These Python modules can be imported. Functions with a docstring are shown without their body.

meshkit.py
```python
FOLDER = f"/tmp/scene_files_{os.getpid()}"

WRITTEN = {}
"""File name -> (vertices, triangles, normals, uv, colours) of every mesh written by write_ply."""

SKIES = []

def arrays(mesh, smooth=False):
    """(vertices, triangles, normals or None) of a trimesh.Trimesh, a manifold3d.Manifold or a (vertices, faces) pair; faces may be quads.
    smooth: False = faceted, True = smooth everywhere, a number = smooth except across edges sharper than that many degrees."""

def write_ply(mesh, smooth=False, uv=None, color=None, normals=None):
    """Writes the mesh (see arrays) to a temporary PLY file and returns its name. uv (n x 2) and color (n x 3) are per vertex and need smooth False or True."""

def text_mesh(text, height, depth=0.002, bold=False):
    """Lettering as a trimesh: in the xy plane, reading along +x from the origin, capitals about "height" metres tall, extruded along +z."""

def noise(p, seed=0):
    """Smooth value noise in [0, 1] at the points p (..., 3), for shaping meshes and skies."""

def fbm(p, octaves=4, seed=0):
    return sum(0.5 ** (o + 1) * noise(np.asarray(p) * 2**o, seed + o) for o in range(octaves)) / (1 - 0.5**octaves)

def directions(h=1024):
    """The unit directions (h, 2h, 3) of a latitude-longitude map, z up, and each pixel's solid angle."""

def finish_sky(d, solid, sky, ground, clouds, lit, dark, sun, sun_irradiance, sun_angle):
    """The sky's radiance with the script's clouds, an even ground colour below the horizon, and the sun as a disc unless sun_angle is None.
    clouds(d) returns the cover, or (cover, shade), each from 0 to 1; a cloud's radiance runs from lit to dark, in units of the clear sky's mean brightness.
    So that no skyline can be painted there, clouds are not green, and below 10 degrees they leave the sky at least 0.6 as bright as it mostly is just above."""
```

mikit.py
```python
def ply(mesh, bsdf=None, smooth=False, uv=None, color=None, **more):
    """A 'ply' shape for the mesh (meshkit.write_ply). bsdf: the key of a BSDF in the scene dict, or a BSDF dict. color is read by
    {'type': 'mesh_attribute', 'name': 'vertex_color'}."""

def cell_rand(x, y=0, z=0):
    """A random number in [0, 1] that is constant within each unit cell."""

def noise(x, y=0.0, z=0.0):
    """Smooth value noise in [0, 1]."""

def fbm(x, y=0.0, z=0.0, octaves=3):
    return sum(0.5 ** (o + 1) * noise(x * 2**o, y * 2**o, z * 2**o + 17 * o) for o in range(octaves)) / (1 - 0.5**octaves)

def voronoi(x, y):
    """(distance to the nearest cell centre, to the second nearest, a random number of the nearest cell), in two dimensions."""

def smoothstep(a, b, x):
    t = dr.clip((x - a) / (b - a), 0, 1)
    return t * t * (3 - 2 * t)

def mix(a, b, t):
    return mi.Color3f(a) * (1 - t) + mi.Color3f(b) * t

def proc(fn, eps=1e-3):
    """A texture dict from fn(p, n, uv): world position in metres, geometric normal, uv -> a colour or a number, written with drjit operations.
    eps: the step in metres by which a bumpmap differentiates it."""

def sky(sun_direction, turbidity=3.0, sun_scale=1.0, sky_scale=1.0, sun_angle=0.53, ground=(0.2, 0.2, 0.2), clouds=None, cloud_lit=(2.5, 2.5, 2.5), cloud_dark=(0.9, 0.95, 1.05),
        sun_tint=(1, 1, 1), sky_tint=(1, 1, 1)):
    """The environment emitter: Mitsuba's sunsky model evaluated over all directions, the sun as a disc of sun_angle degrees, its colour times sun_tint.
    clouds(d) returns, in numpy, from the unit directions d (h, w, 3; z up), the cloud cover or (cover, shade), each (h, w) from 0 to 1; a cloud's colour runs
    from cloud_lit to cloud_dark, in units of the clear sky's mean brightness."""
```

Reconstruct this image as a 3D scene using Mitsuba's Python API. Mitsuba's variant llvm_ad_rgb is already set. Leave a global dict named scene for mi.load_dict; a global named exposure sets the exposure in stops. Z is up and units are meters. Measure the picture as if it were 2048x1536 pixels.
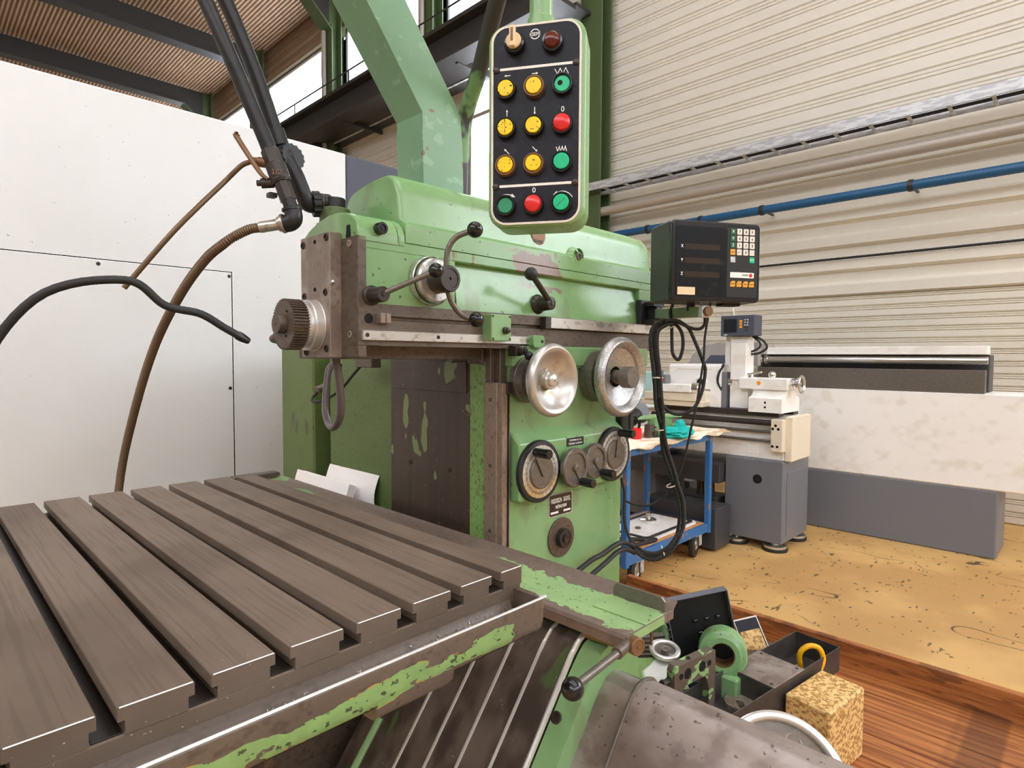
import math, random
import numpy as np
import trimesh
import mitsuba as mi
import drjit as dr
from shapely.geometry import Polygon
import mikit, meshkit
from mikit import noise, fbm, smoothstep, mix, proc, cell_rand

T = mi.ScalarTransform4f
scene, labels = {}, {}
rng = random.Random(7)

# ---------------------------------------------------------------- camera, light, exposure
AZ, PITCH, ROLL = math.radians(44.5), math.radians(2.576), math.radians(0.286)
EYE = np.array([0, 0, 1.45])
_fh = np.array([math.cos(AZ), math.sin(AZ), 0]); _r = np.array([math.sin(AZ), -math.cos(AZ), 0]); _z = np.array([0, 0, 1.0])
_f = _fh * math.cos(PITCH) - _z * math.sin(PITCH); _u = _z * math.cos(PITCH) + _fh * math.sin(PITCH)
_u = _u * math.cos(ROLL) - _r * math.sin(ROLL)
scene['camera'] = {'type': 'perspective', 'fov_axis': 'x', 'fov': math.degrees(2 * math.atan(1024 / 1200)), 'near_clip': 0.01, 'far_clip': 200.0,
                   'to_world': T().look_at(origin=EYE.tolist(), target=(EYE + _f).tolist(), up=_u.tolist())}
exposure = -0.12
ROOF_L, PANE_L, BACK_L = 4.8, 8.0, 4.0      # radiance of the unseen rooflights, the far windows, the unseen windows behind
LEFT_L = 5.5  # radiance of the unseen left-wall windows that light the left-facing sides
SKYC = (0.91, 0.985, 1.11)

# ---------------------------------------------------------------- materials
def rgb(c):
    return {'type': 'rgb', 'value': [float(x) for x in c]}
def srgb(r, g, b):
    f = lambda v: (v / 255 / 12.92) if v <= 10 else ((v / 255 + .055) / 1.055) ** 2.4
    return (f(r), f(g), f(b))
def mat(name, color, rough=.45, metal=0., spec=.5, bump=None, bscale=1., coat=0., eps=1e-3):
    d = {'type': 'principled', 'base_color': proc(color) if callable(color) else rgb(color), 'roughness': proc(rough) if callable(rough) else float(rough),
         'metallic': proc(metal) if callable(metal) else float(metal), 'specular': float(spec)}
    if coat: d['clearcoat'], d['clearcoat_gloss'] = float(coat), .85
    if bump is not None:
        d = {'type': 'bumpmap', 'arbitrary': proc(bump, eps), 'scale': float(bscale), 'bsdf': d}
    scene['m_' + name] = {'type': 'twosided', 'bsdf': d}

GREEN = srgb(128, 166, 114)
GREEN_SHADED = srgb(84, 104, 58)  # the machine green darkened, shade put into the colour
BROWN = srgb(92, 80, 70)
def c_green(p, n, uv):
    a = fbm(p.x * 6, p.y * 6, p.z * 6, 4)
    d = fbm(p.x * 90, p.y * 90, p.z * 90, 3)
    c = mix(GREEN, srgb(114, 156, 100), smoothstep(.35, .7, a))
    c = mix(c, srgb(112, 120, 88), .45 * smoothstep(.6, .78, fbm(p.x * 23 + 5, p.y * 23, p.z * 9, 3)))
    return mix(c, srgb(60, 58, 46), .8 * smoothstep(.79, .81, d))
mat('green', c_green, .27, spec=.55, coat=.35)
def c_arm(p, n, uv):
    c = mix(srgb(106, 144, 110), srgb(120, 158, 122), fbm(p.x * 9, p.y * 9, p.z * 9, 4))
    c = mix(c, srgb(138, 172, 140), .6 * smoothstep(.62, .72, fbm(p.x * 40, p.y * 40, p.z * 40, 3)))
    return mix(c, srgb(128, 84, 62), .85 * smoothstep(.76, .77, fbm(p.x * 30 + 3, p.y * 30, p.z * 22, 3)))
mat('green_arm', c_arm, .36, spec=.45)
def c_ram(p, n, uv):
    c = c_green(p, n, uv)
    w = (fbm(p.x * 60, p.y * 60, p.z * 60, 3) - .5) * .045
    bare = mix(srgb(120, 104, 92), srgb(134, 112, 92), fbm(p.x * 120, p.y * 30, p.z * 300, 3))
    d = dr.maximum(dr.abs(p.x - .985 + (p.z - 1.64) * .4) - .072, dr.abs(p.z - 1.638) - .036) + w
    s = dr.select(p.y < .9, smoothstep(.002, -.002, d), 0)
    d2 = dr.abs(p.z - 1.56) * .12 + (p.x - .553) + w * .6                    # worn to the steel at the spindle end
    s2 = dr.select((p.z < 1.65) & (p.y < .95), smoothstep(.002, -.002, d2), 0)
    dd = dr.maximum(s, s2)
    rust = dr.select((p.y < .9) & (p.z < 1.652) & (p.z > 1.62) & (p.x > .74) & (p.x < .83), smoothstep(.60, .70, fbm(p.x * 160, 0, p.z * 12, 2)), 0)
    c = mix(c, srgb(118, 74, 36), .75 * rust)
    edge = dr.select(p.y < .9, smoothstep(.012, .0, dr.abs(d)) * smoothstep(.5, .62, fbm(p.x * 150, 3, p.z * 150, 2)), 0)
    c = mix(c, srgb(150, 112, 92), .6 * edge)
    return mix(c, bare, dd)
mat('ram', c_ram, .24, spec=.6, coat=.5)
def c_green_worn_shaded(p, n, uv):                         # column front: oily, dirty paint, its base darkened to carry the shade
    c = mix(GREEN_SHADED, srgb(98, 114, 62), fbm(p.x * 5, p.y * 7, p.z * 3, 3))
    s = smoothstep(.6, .68, fbm(p.y * 22 + 3, p.z * 9, p.x * 9, 4) - .12 * smoothstep(1.0, 1.4, p.y) + .12 * smoothstep(1.12, .95, p.z))
    k = smoothstep(.62, .80, fbm(p.x * 260, p.y * 260, p.z * 130, 3))
    return mix(mix(c, srgb(74, 68, 56), .6 * s), srgb(58, 50, 42), .6 * k)
mat('green_worn_shaded', c_green_worn_shaded, .42, spec=.45)
def c_speckle(p, n, uv):                           # narrow green strip with brown specks
    k = smoothstep(.5, .75, fbm(p.x * 330, p.y * 330, p.z * 120, 3) + .25 * (fbm(p.x * 20, p.y * 20, p.z * 12, 2) - .5))
    return mix(srgb(122, 158, 88), srgb(76, 78, 52), .85 * k)
mat('green_speckled', c_speckle, .4)
def c_oil(p, n, uv):
    a = fbm(p.x * 9, p.y * 5, p.z * 9, 4)
    b = fbm(p.x * 420, p.y * 10, p.z * 60, 2)
    c = mix(srgb(96, 82, 70), srgb(114, 99, 86), smoothstep(.3, .7, a))
    c = mix(c, srgb(72, 61, 51), dr.select(n.z > .5, .25, .0) * smoothstep(.45, .75, b))
    return mix(c, srgb(186, 170, 146), .8 * smoothstep(.86, .88, fbm(p.x * 330, p.y * 330, p.z * 330, 2)))
mat('table_top', c_oil, .5, spec=.14, bump=lambda p, n, uv: .5 * noise(p.x * 50, p.y * 900, 0) + .5 * fbm(p.x * 180, p.y * 60, 0, 2), bscale=.00004)
def c_steelbrown(p, n, uv):
    a = fbm(p.x * 13, p.y * 13, p.z * 13, 4)
    b = fbm(p.x * 140, p.y * 140, p.z * 140, 3)
    c = mix(srgb(84, 72, 62), srgb(108, 94, 82), a)
    return mix(c, srgb(60, 50, 42), .5 * smoothstep(.5, .8, b))
mat('steel_brown', c_steelbrown, .4, spec=.6, metal=.35)
def c_plate(p, n, uv):
    a = fbm(p.x * 25, p.y * 25, p.z * 18, 4)
    b = fbm(p.x * 240, p.y * 240, p.z * 90, 3)
    c = mix(srgb(138, 122, 110), srgb(166, 154, 142), smoothstep(.35, .7, a))
    return mix(c, srgb(104, 82, 66), .55 * smoothstep(.45, .8, b) * smoothstep(.3, .6, fbm(p.x * 18 + 9, p.y * 18, p.z * 14, 3)))
mat('steel_plate', c_plate, .38, spec=.6, metal=.45)
def c_way(p, n, uv):                               # dark brown vertical way plate with shreds of paint
    c = mix(srgb(62, 50, 41), srgb(78, 63, 51), fbm(p.y * 60, p.z * 4, 1, 3))
    g = smoothstep(.70, .71, fbm(p.y * 26 + 11, p.z * 12, 7, 3) + .1 * smoothstep(1.3, 1.42, p.z) * smoothstep(1.1, 1.0, p.y))
    c = mix(c, srgb(124, 140, 90), .85 * g)
    return mix(c, srgb(170, 155, 130), .7 * smoothstep(.87, .9, fbm(p.y * 240, p.z * 240, 0, 2)))
mat('way_plate', c_way, .36, spec=.6, metal=.2)
def c_guide(p, n, uv):
    b = fbm(p.x * 300, p.y * 300, p.z * 110, 3)
    return mix(srgb(146, 127, 112), srgb(98, 80, 66), .7 * smoothstep(.5, .8, b))
mat('guide_steel', c_guide, .42, metal=.4)
def c_rim(p, n, uv):                               # bare brown cast rim, shreds of green paint on its outer face, orange filler at their edges
    w = fbm(p.x * 34, p.y * 20, p.z * 60, 4)
    slope = 1.152 + .004 * dr.sin(p.x * 21)
    band = smoothstep(.017, .007, dr.abs(p.z - slope))
    g = dr.select(p.y < .446, smoothstep(.56, .575, w * .62 + .30 * band + .22 * (noise(p.x * 13 + 2.3, 0, 0) - .5) - .3 * smoothstep(.452, .475, p.x)), 0)
    o = dr.select(p.y < .446, smoothstep(.52, .535, w * .62 + .30 * band + .22 * (noise(p.x * 13 + 2.3, 0, 0) - .5)) * smoothstep(.58, .66, fbm(p.x * 60 + 7, 0, p.z * 90, 3)) * smoothstep(.42, .3, p.x), 0)
    c = c_steelbrown(p, n, uv)
    c = mix(c, srgb(196, 138, 48), o)
    c = mix(c, mix(srgb(138, 176, 106), srgb(120, 150, 92), fbm(p.x * 70, p.y * 70, p.z * 70, 3)), g)
    return mix(c, srgb(50, 46, 36), .85 * g * smoothstep(.64, .7, fbm(p.x * 190, p.y * 100, p.z * 190, 3)))
mat('rim', c_rim, .36, spec=.65, metal=.15)
def c_apron(p, n, uv):
    w = (fbm(p.x * 42, p.y * 42, 0, 4) - .5)
    e = dr.minimum(.815 - p.x, p.x - .702)                       # worn along both long edges and to the back
    e = dr.minimum(e, (.835 - p.y) * .5 + (.83 - p.x) * .3)
    g = smoothstep(.0095, .0125, e + w * .045)
    c = mix(srgb(98, 84, 74), srgb(122, 106, 96), fbm(p.x * 120, p.y * 120, p.z * 40, 3))
    far = dr.select(p.y > 1.35, smoothstep(.5, .56, fbm(p.x * 30, p.y * 8, 3, 3)), 0)
    c = mix(c, srgb(112, 138, 92), far)
    gr = mix(srgb(146, 178, 120), srgb(130, 160, 106), fbm(p.x * 30, p.y * 30, 2, 3))
    gr = mix(gr, srgb(64, 64, 48), .8 * smoothstep(.76, .79, fbm(p.x * 240, p.y * 140, 5, 3)))
    return mix(c, gr, g)
mat('apron', c_apron, .42, spec=.45)
def c_cover(p, n, uv):
    a = fbm(p.x * 12, p.y * 12, p.z * 12, 4)
    b = fbm(p.x * 150, p.y * 150, p.z * 150, 3)
    c = mix(srgb(134, 119, 110), srgb(172, 160, 153), smoothstep(.3, .7, a))
    c = mix(c, srgb(98, 78, 66), .45 * smoothstep(.48, .75, fbm(p.x * 34, p.y * 34, p.z * 34, 4)))
    return mix(c, srgb(84, 64, 54), .7 * smoothstep(.72, .78, b))
mat('cover_steel', c_cover, .38, spec=.6, metal=.5)
def c_slat(p, n, uv):
    a = fbm(p.x * 16, p.y * 30, p.z * 16, 4)
    c = mix(srgb(72, 62, 55), srgb(110, 98, 88), smoothstep(.3, .7, a))
    g = smoothstep(.67, .70, fbm(p.x * 20 + 4, p.y * 34, p.z * 8, 3))
    c = mix(c, srgb(84, 112, 62), .7 * g)
    return mix(c, srgb(200, 190, 178), .8 * smoothstep(.87, .9, fbm(p.x * 280, p.y * 280, p.z * 280, 2)))
mat('slat', c_slat, .4, spec=.6, metal=.35)
mat('steel_bright', srgb(226, 223, 218), .34, metal=.7)
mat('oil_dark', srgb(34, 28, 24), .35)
def c_alu(p, n, uv):
    return mix(srgb(206, 203, 198), srgb(150, 138, 116), .6 * smoothstep(.55, .7, fbm(p.x * 70, p.y * 70, p.z * 70, 3)))
mat('aluminium', c_alu, .3, metal=.8)
def c_bowl(p, n, uv):
    r2 = dr.sqrt(dr.square(p.x - .945) + dr.square(p.z - 1.402))
    g = smoothstep(.055, .02, r2) * smoothstep(.35, .6, fbm(p.x * 60, p.y * 60, p.z * 60, 3))
    return mix(srgb(196, 192, 186), srgb(126, 108, 66), .85 * g)
mat('wheel_bowl', c_bowl, .33, metal=.75)
mat('wheel_grain', lambda p, n, uv: mix(srgb(190, 188, 184), srgb(96, 92, 88), smoothstep(.4, .62, fbm(p.x * 480, p.y * 480, p.z * 480, 2)) * .4), .36, metal=.75)
mat('steel_grey', lambda p, n, uv: mix(srgb(128, 122, 114), srgb(104, 96, 88), fbm(p.x * 130, p.y * 130, p.z * 130, 3)), .38, metal=.6)
mat('steel_dark', srgb(66, 60, 55), .34, metal=.55)
mat('black_plastic', srgb(22, 22, 23), .16, spec=.6)
mat('black_matt', srgb(30, 30, 31), .5)
mat('rubber', srgb(36, 35, 34), .55)
mat('hole', srgb(10, 9, 8), .8)
mat('white_print', srgb(240, 238, 230), .5)
mat('off_white', srgb(226, 220, 206), .5)
mat('panel_black', lambda p, n, uv: mix(srgb(32, 33, 41), srgb(50, 51, 58), .5 * smoothstep(.55, .8, fbm(p.x * 90, p.y * 90, p.z * 90, 3))), .45, spec=.25)
mat('yellow', lambda p, n, uv: mix(srgb(246, 208, 10), srgb(70, 40, 16), smoothstep(.72, .75, fbm(p.x * 420, p.y * 420, p.z * 420, 2))), .35)
mat('brass', srgb(122, 90, 60), .4, metal=.3)
mat('copper_hose', srgb(112, 90, 68), .38, metal=.5)
mat('btn_green', srgb(30, 190, 132), .3)
mat('btn_green_dull', srgb(44, 140, 100), .45)
mat('btn_red', srgb(220, 46, 44), .22)
mat('lens_red', srgb(92, 34, 20), .12)
mat('cream', srgb(232, 206, 164), .45)
mat('black_pipe', lambda p, n, uv: mix(srgb(26, 25, 26), srgb(44, 42, 41), fbm(p.x * 60, p.y * 60, p.z * 60, 3)), .4, metal=.2)
mat('white_enclosure', lambda p, n, uv: mix(mix(srgb(222, 223, 223), srgb(214, 214, 212), fbm(p.x * 3, p.z * 3, 1, 3)), srgb(150, 146, 138), .7 * smoothstep(.86, .88, fbm(p.x * 70, p.y * 70, p.z * 70, 3))), .34)
mat('grey_blue', srgb(78, 82, 94), .5, spec=.3)
mat('paper', srgb(244, 240, 236), .6)
# setting
mat('cladding', lambda p, n, uv: mix(srgb(226, 221, 206), srgb(214, 208, 194), fbm(p.y * .8, p.z * 3, 1, 3)), .42)
mat('ceiling_sheet', srgb(190, 166, 140), .5)
mat('wall_brown', lambda p, n, uv: mix(srgb(150, 126, 102), srgb(126, 102, 80), fbm(p.y * .7, p.z * 14, 2, 3)), .5)
mat('hall_wall', srgb(176, 170, 162), .6)  # walls out of view, tone chosen for the light they bounce
def c_floor(p, n, uv):
    a = fbm(p.x * 2.2, p.y * 2.2, 0, 4)
    c = mix(srgb(206, 166, 104), srgb(184, 142, 86), smoothstep(.3, .7, a))
    c = mix(c, srgb(132, 104, 62), .5 * smoothstep(.58, .75, fbm(p.x * 1.1 + 4, p.y * 5, 1, 4)) * smoothstep(2.3, 3.2, p.y))
    k = dr.abs(fbm(p.x * 1.6 + 1.7, p.y * .8, 3, 4) - .5)
    c = mix(c, srgb(74, 58, 38), .9 * smoothstep(.004, .0015, k) * smoothstep(.45, .6, fbm(p.x * 3, p.y * 3, 8, 2)))
    return mix(c, srgb(84, 66, 42), .8 * smoothstep(.78, .80, fbm(p.x * 22, p.y * 40, 5, 3)))
mat('floor', c_floor, .5)
mat('hall_green', srgb(78, 94, 60), .5, spec=.3)
mat('hall_dark', srgb(54, 52, 50), .5)
mat('galvanized', lambda p, n, uv: mix(srgb(178, 180, 182), srgb(208, 210, 210), smoothstep(.4, .6, fbm(p.x * 40, p.y * 12, p.z * 40, 3))), .42, metal=.3)
mat('pipe_grey', srgb(178, 170, 158), .35, metal=.2)
mat('pipe_blue', srgb(30, 84, 124), .35)

# ---------------------------------------------------------------- mesh helpers
cat = trimesh.util.concatenate
def hull(pts):
    return trimesh.convex.convex_hull(np.asarray(pts, float))
def cbox(x0, x1, y0, y1, z0, z1, c=.0015):
    c = min(c, (x1 - x0) * .45, (y1 - y0) * .45, (z1 - z0) * .45)
    pts = []
    for sx in (0, 1):
        for sy in (0, 1):
            for sz in (0, 1):
                b = np.array([(x0, x1)[sx], (y0, y1)[sy], (z0, z1)[sz]]); s = np.array([1 - 2 * sx, 1 - 2 * sy, 1 - 2 * sz]) * c
                for k in range(3):
                    q = b + s; q[k] = b[k]; pts.append(q)
    return hull(pts)
def rbox(x0, x1, y0, y1, z0, z1, r, n=3):
    pts = []
    a = np.linspace(0, math.pi / 2, n + 1)
    for sx in (0, 1):
        for sy in (0, 1):
            for sz in (0, 1):
                b = np.array([x1 - r if sx else x0 + r, y1 - r if sy else y0 + r, z1 - r if sz else z0 + r]); s = np.array([2 * sx - 1, 2 * sy - 1, 2 * sz - 1])
                for t in a:
                    for ph in a:
                        pts.append(b + s * r * np.array([math.cos(t) * math.cos(ph), math.cos(t) * math.sin(ph), math.sin(t)]))
    return hull(pts)
AX = {'x': (1, 2, 0), 'y': (0, 2, 1), 'z': (0, 1, 2)}
def prism(poly, axis, lo, hi, c=0.):
    """poly: points of the two other axes in order (x: y,z; y: x,z; z: x,y)."""
    i, j, k = AX[axis]
    if c:
        pg = Polygon(poly); inn = list(pg.buffer(-c, join_style=2).exterior.coords)[:-1]; pts = []
        for q, lv in ((inn, (lo, hi)), (poly, (lo + c, hi - c))):
            for h in lv:
                for a in q:
                    v = [0, 0, 0]; v[i], v[j], v[k] = a[0], a[1], h; pts.append(v)
        return hull(pts)
    m = trimesh.creation.extrude_polygon(Polygon(poly).buffer(0), hi - lo, engine='earcut')
    v = np.zeros_like(m.vertices); v[:, i], v[:, j], v[:, k] = m.vertices[:, 0], m.vertices[:, 1], m.vertices[:, 2] + lo
    m = trimesh.Trimesh(v, m.faces, process=False); m.fix_normals()
    return m
def basis(axis):
    w = np.asarray(axis, float); w = w / np.linalg.norm(w)
    u = np.cross(w, [0, 0, 1] if abs(w[2]) < .9 else [1, 0, 0]); u /= np.linalg.norm(u)
    return u, np.cross(w, u), w
def lathe(prof, o, axis, seg=32):
    """prof: (radius, height along axis) from bottom to top."""
    u, v, w = basis(axis); o = np.asarray(o, float); a = np.arange(seg) * 2 * math.pi / seg
    vs = np.vstack([o + h * w + r * (np.cos(a)[:, None] * u + np.sin(a)[:, None] * v) for r, h in prof])
    f = []
    for i in range(len(prof) - 1):
        for k in range(seg):
            p, q = i * seg + k, i * seg + (k + 1) % seg
            f += [[p, q, q + seg], [p, q + seg, p + seg]]
    m = trimesh.Trimesh(vs, f, process=False)
    m.merge_vertices(); m.update_faces(m.nondegenerate_faces())
    return m
def rod(p0, p1, r, c=.0008, seg=20):
    p0, p1 = np.asarray(p0, float), np.asarray(p1, float); L = np.linalg.norm(p1 - p0); c = min(c, r * .4, L * .4)
    return lathe([(0, 0), (r - c, 0), (r, c), (r, L - c), (r - c, L), (0, L)], p0, p1 - p0, seg)
def ball(o, r, n=2):
    m = trimesh.creation.icosphere(subdivisions=n + 1, radius=r); m.apply_translation(o); return m
def spline(pts, n=8):
    p = np.asarray(pts, float)
    if len(p) < 3 or n <= 1: return p
    q = np.vstack([2 * p[0] - p[1], p, 2 * p[-1] - p[-2]]); out = []
    for i in range(1, len(q) - 2):
        a, b, c, d = q[i - 1], q[i], q[i + 1], q[i + 2]
        for t in np.arange(n) / n:
            out.append(.5 * (2 * b + (c - a) * t + (2 * a - 5 * b + 4 * c - d) * t * t + (3 * b - a - 3 * c + d) * t ** 3))
    out.append(q[-2]); return np.array(out)
def tube(pts, r, seg=10, n=8):
    p = spline(pts, n); d = np.gradient(p, axis=0); d /= np.linalg.norm(d, axis=1, keepdims=True) + 1e-12
    u = basis(d[0])[0]; r = np.broadcast_to(r, (len(p),)); a = np.arange(seg) * 2 * math.pi / seg; vs = []
    for i in range(len(p)):
        u = u - d[i] * (u @ d[i]); u /= np.linalg.norm(u); v = np.cross(d[i], u)
        vs.append(p[i] + r[i] * (np.cos(a)[:, None] * u + np.sin(a)[:, None] * v))
    vs = np.vstack(vs + [p[:1], p[-1:]]); f = []; N = len(p)
    for i in range(N - 1):
        for k in range(seg):
            x, y = i * seg + k, i * seg + (k + 1) % seg
            f += [[x, y, y + seg], [x, y + seg, x + seg]]
    for k in range(seg):
        f += [[N * seg, (k + 1) % seg, k], [N * seg + 1, (N - 1) * seg + k, (N - 1) * seg + (k + 1) % seg]]
    return trimesh.Trimesh(vs, f, process=False)
def corr(pts, r, pitch, depth=.18, seg=10):
    """corrugated hose: ring by ring."""
    p = spline(pts, 16); s = np.concatenate([[0], np.cumsum(np.linalg.norm(np.diff(p, axis=0), axis=1))])
    t = np.arange(0, s[-1], pitch / 4); q = np.stack([np.interp(t, s, p[:, k]) for k in range(3)], 1)
    rr = r * (1 - depth * np.tile([0, 0, 1, 1], len(q) // 4 + 1)[:len(q)])
    return tube(q, rr, seg, 1)
def at(m, o, ex, ez):
    """mesh from local axes (ex right, ey = ez x ex, ez out or up) to the world."""
    ex, ez = np.asarray(ex, float), np.asarray(ez, float); ex = ex / np.linalg.norm(ex); ez = ez / np.linalg.norm(ez); ey = np.cross(ez, ex)
    M = np.eye(4); M[:3, 0], M[:3, 1], M[:3, 2], M[:3, 3] = ex, ey, ez, o
    m = m.copy(); m.apply_transform(M); return m
def text(s, h, depth=.0004, bold=False, width=None, cx=0., cy=0.):
    m = meshkit.text_mesh(s, h, depth, bold); b = m.bounds
    if width: m.apply_scale([width / (b[1, 0] - b[0, 0]), 1, 1]); b = m.bounds
    m.apply_translation([cx - (b[0, 0] + b[1, 0]) / 2, cy - (b[0, 1] + b[1, 1]) / 2, 0]); return m
def flat(poly, depth):
    return trimesh.creation.extrude_polygon(Polygon(poly).buffer(0), depth, engine='earcut')
def strip(pts, w, depth):
    """a printed line through 2-D points."""
    from shapely.geometry import LineString
    return trimesh.creation.extrude_polygon(LineString(pts).buffer(w / 2, cap_style=2, join_style=2), depth, engine='earcut')
def rrect(x0, x1, y0, y1, r, n=6):
    out = []
    for cx, cy, a0 in ((x1 - r, y1 - r, 0), (x0 + r, y1 - r, 90), (x0 + r, y0 + r, 180), (x1 - r, y0 + r, 270)):
        for k in range(n + 1):
            a = math.radians(a0 + 90 * k / n); out.append((cx + r * math.cos(a), cy + r * math.sin(a)))
    return out

# ---------------------------------------------------------------- scene helpers
taken = set()
def fresh(base):
    k, i = base, 0
    while k in taken:
        i += 1; k = f'{base}_{i:03d}'
    taken.add(k); return k
def thing(name, label, category, group=None):
    k = fresh(name); labels[k] = {'label': label, 'category': category}
    if group: labels[k]['group'] = group
    return k
def P(parent, name, mesh, m, smooth=35, label=None, kind=None):
    if isinstance(mesh, (list, tuple)): mesh = cat(list(mesh))
    k = fresh(f'{parent}__{name}' if parent else name)
    scene[k] = mikit.ply(mesh, 'm_' + m, smooth)
    if label: labels.setdefault(k, {})['label'] = label
    if kind: labels.setdefault(k, {})['kind'] = kind
    return k
def one(name, mesh, m, label, category, group=None, smooth=35):
    k = thing(name, label, category, group)
    if isinstance(mesh, (list, tuple)): mesh = cat(list(mesh))
    scene[k] = mikit.ply(mesh, 'm_' + m, smooth); return k
def struct(name, mesh, m, smooth=35, emit=None):
    k = fresh(name)
    if isinstance(mesh, (list, tuple)): mesh = cat(list(mesh))
    scene[k] = mikit.ply(mesh, 'm_' + m, smooth)
    if emit: scene[k]['emitter'] = {'type': 'area', 'radiance': rgb(np.array(SKYC) * emit)}
    if '__' not in k: labels[k] = {'kind': 'structure'}
    return k
def bolt(o, axis, r, h=None):
    h = h or r * .35
    return lathe([(r, 0), (r, h * .8), (r * .88, h), (r * .6, h), (r * .55, h * .1), (0, h * .1)], o, axis, 14)
# ================================================================ the hall
XW, YA, YB, ZC = 6.8, -9.0, 22.0, 9.2
struct('floor', cbox(-7, XW + .2, YA, YB, -.2, 0, .01), 'floor')
struct('ceiling', cbox(-7, XW + .2, YA, YB, ZC + .06, ZC + .2, .01), 'ceiling_sheet')
for k in range(64):
    x = 1.45 + k * .085
    struct('ceiling__rib', prism([(x, ZC), (x + .034, ZC), (x + .046, ZC + .06), (x - .012, ZC + .06)], 'y', YA, YB), 'ceiling_sheet', False)
# long wall with cladding boards; a window between the two near columns
struct('wall_right', [cbox(XW + .04, XW + .2, YA, 5.5, 0, 2.6, .005), cbox(XW + .04, XW + .2, YA, 5.5, 6.2, 7.08, .005), cbox(XW + .04, XW + .2, YA, 4.9, 7.08, ZC + .06, .005), cbox(XW + .04, XW + .2, 4.9, 5.5, 8.36, ZC + .06, .005), cbox(XW + .04, XW + .2, YA, -6, 2.6, 6.2, .005), cbox(XW + .04, XW + .2, -1.5, 5.5, 2.6, 6.2, .005), cbox(XW + .04, XW + .2, 7.72, YB, 0, 7.08, .005), cbox(XW + .04, XW + .2, 7.72, YB, 8.36, ZC + .06, .005),
                      cbox(XW + .04, XW + .2, 5.5, 7.72, 0, 1.5, .005), cbox(XW + .04, XW + .2, 5.5, 7.72, 6.42, 7.08, .005), cbox(XW + .04, XW + .2, 5.5, 7.72, 8.36, ZC + .06, .005)], 'cladding')
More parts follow.
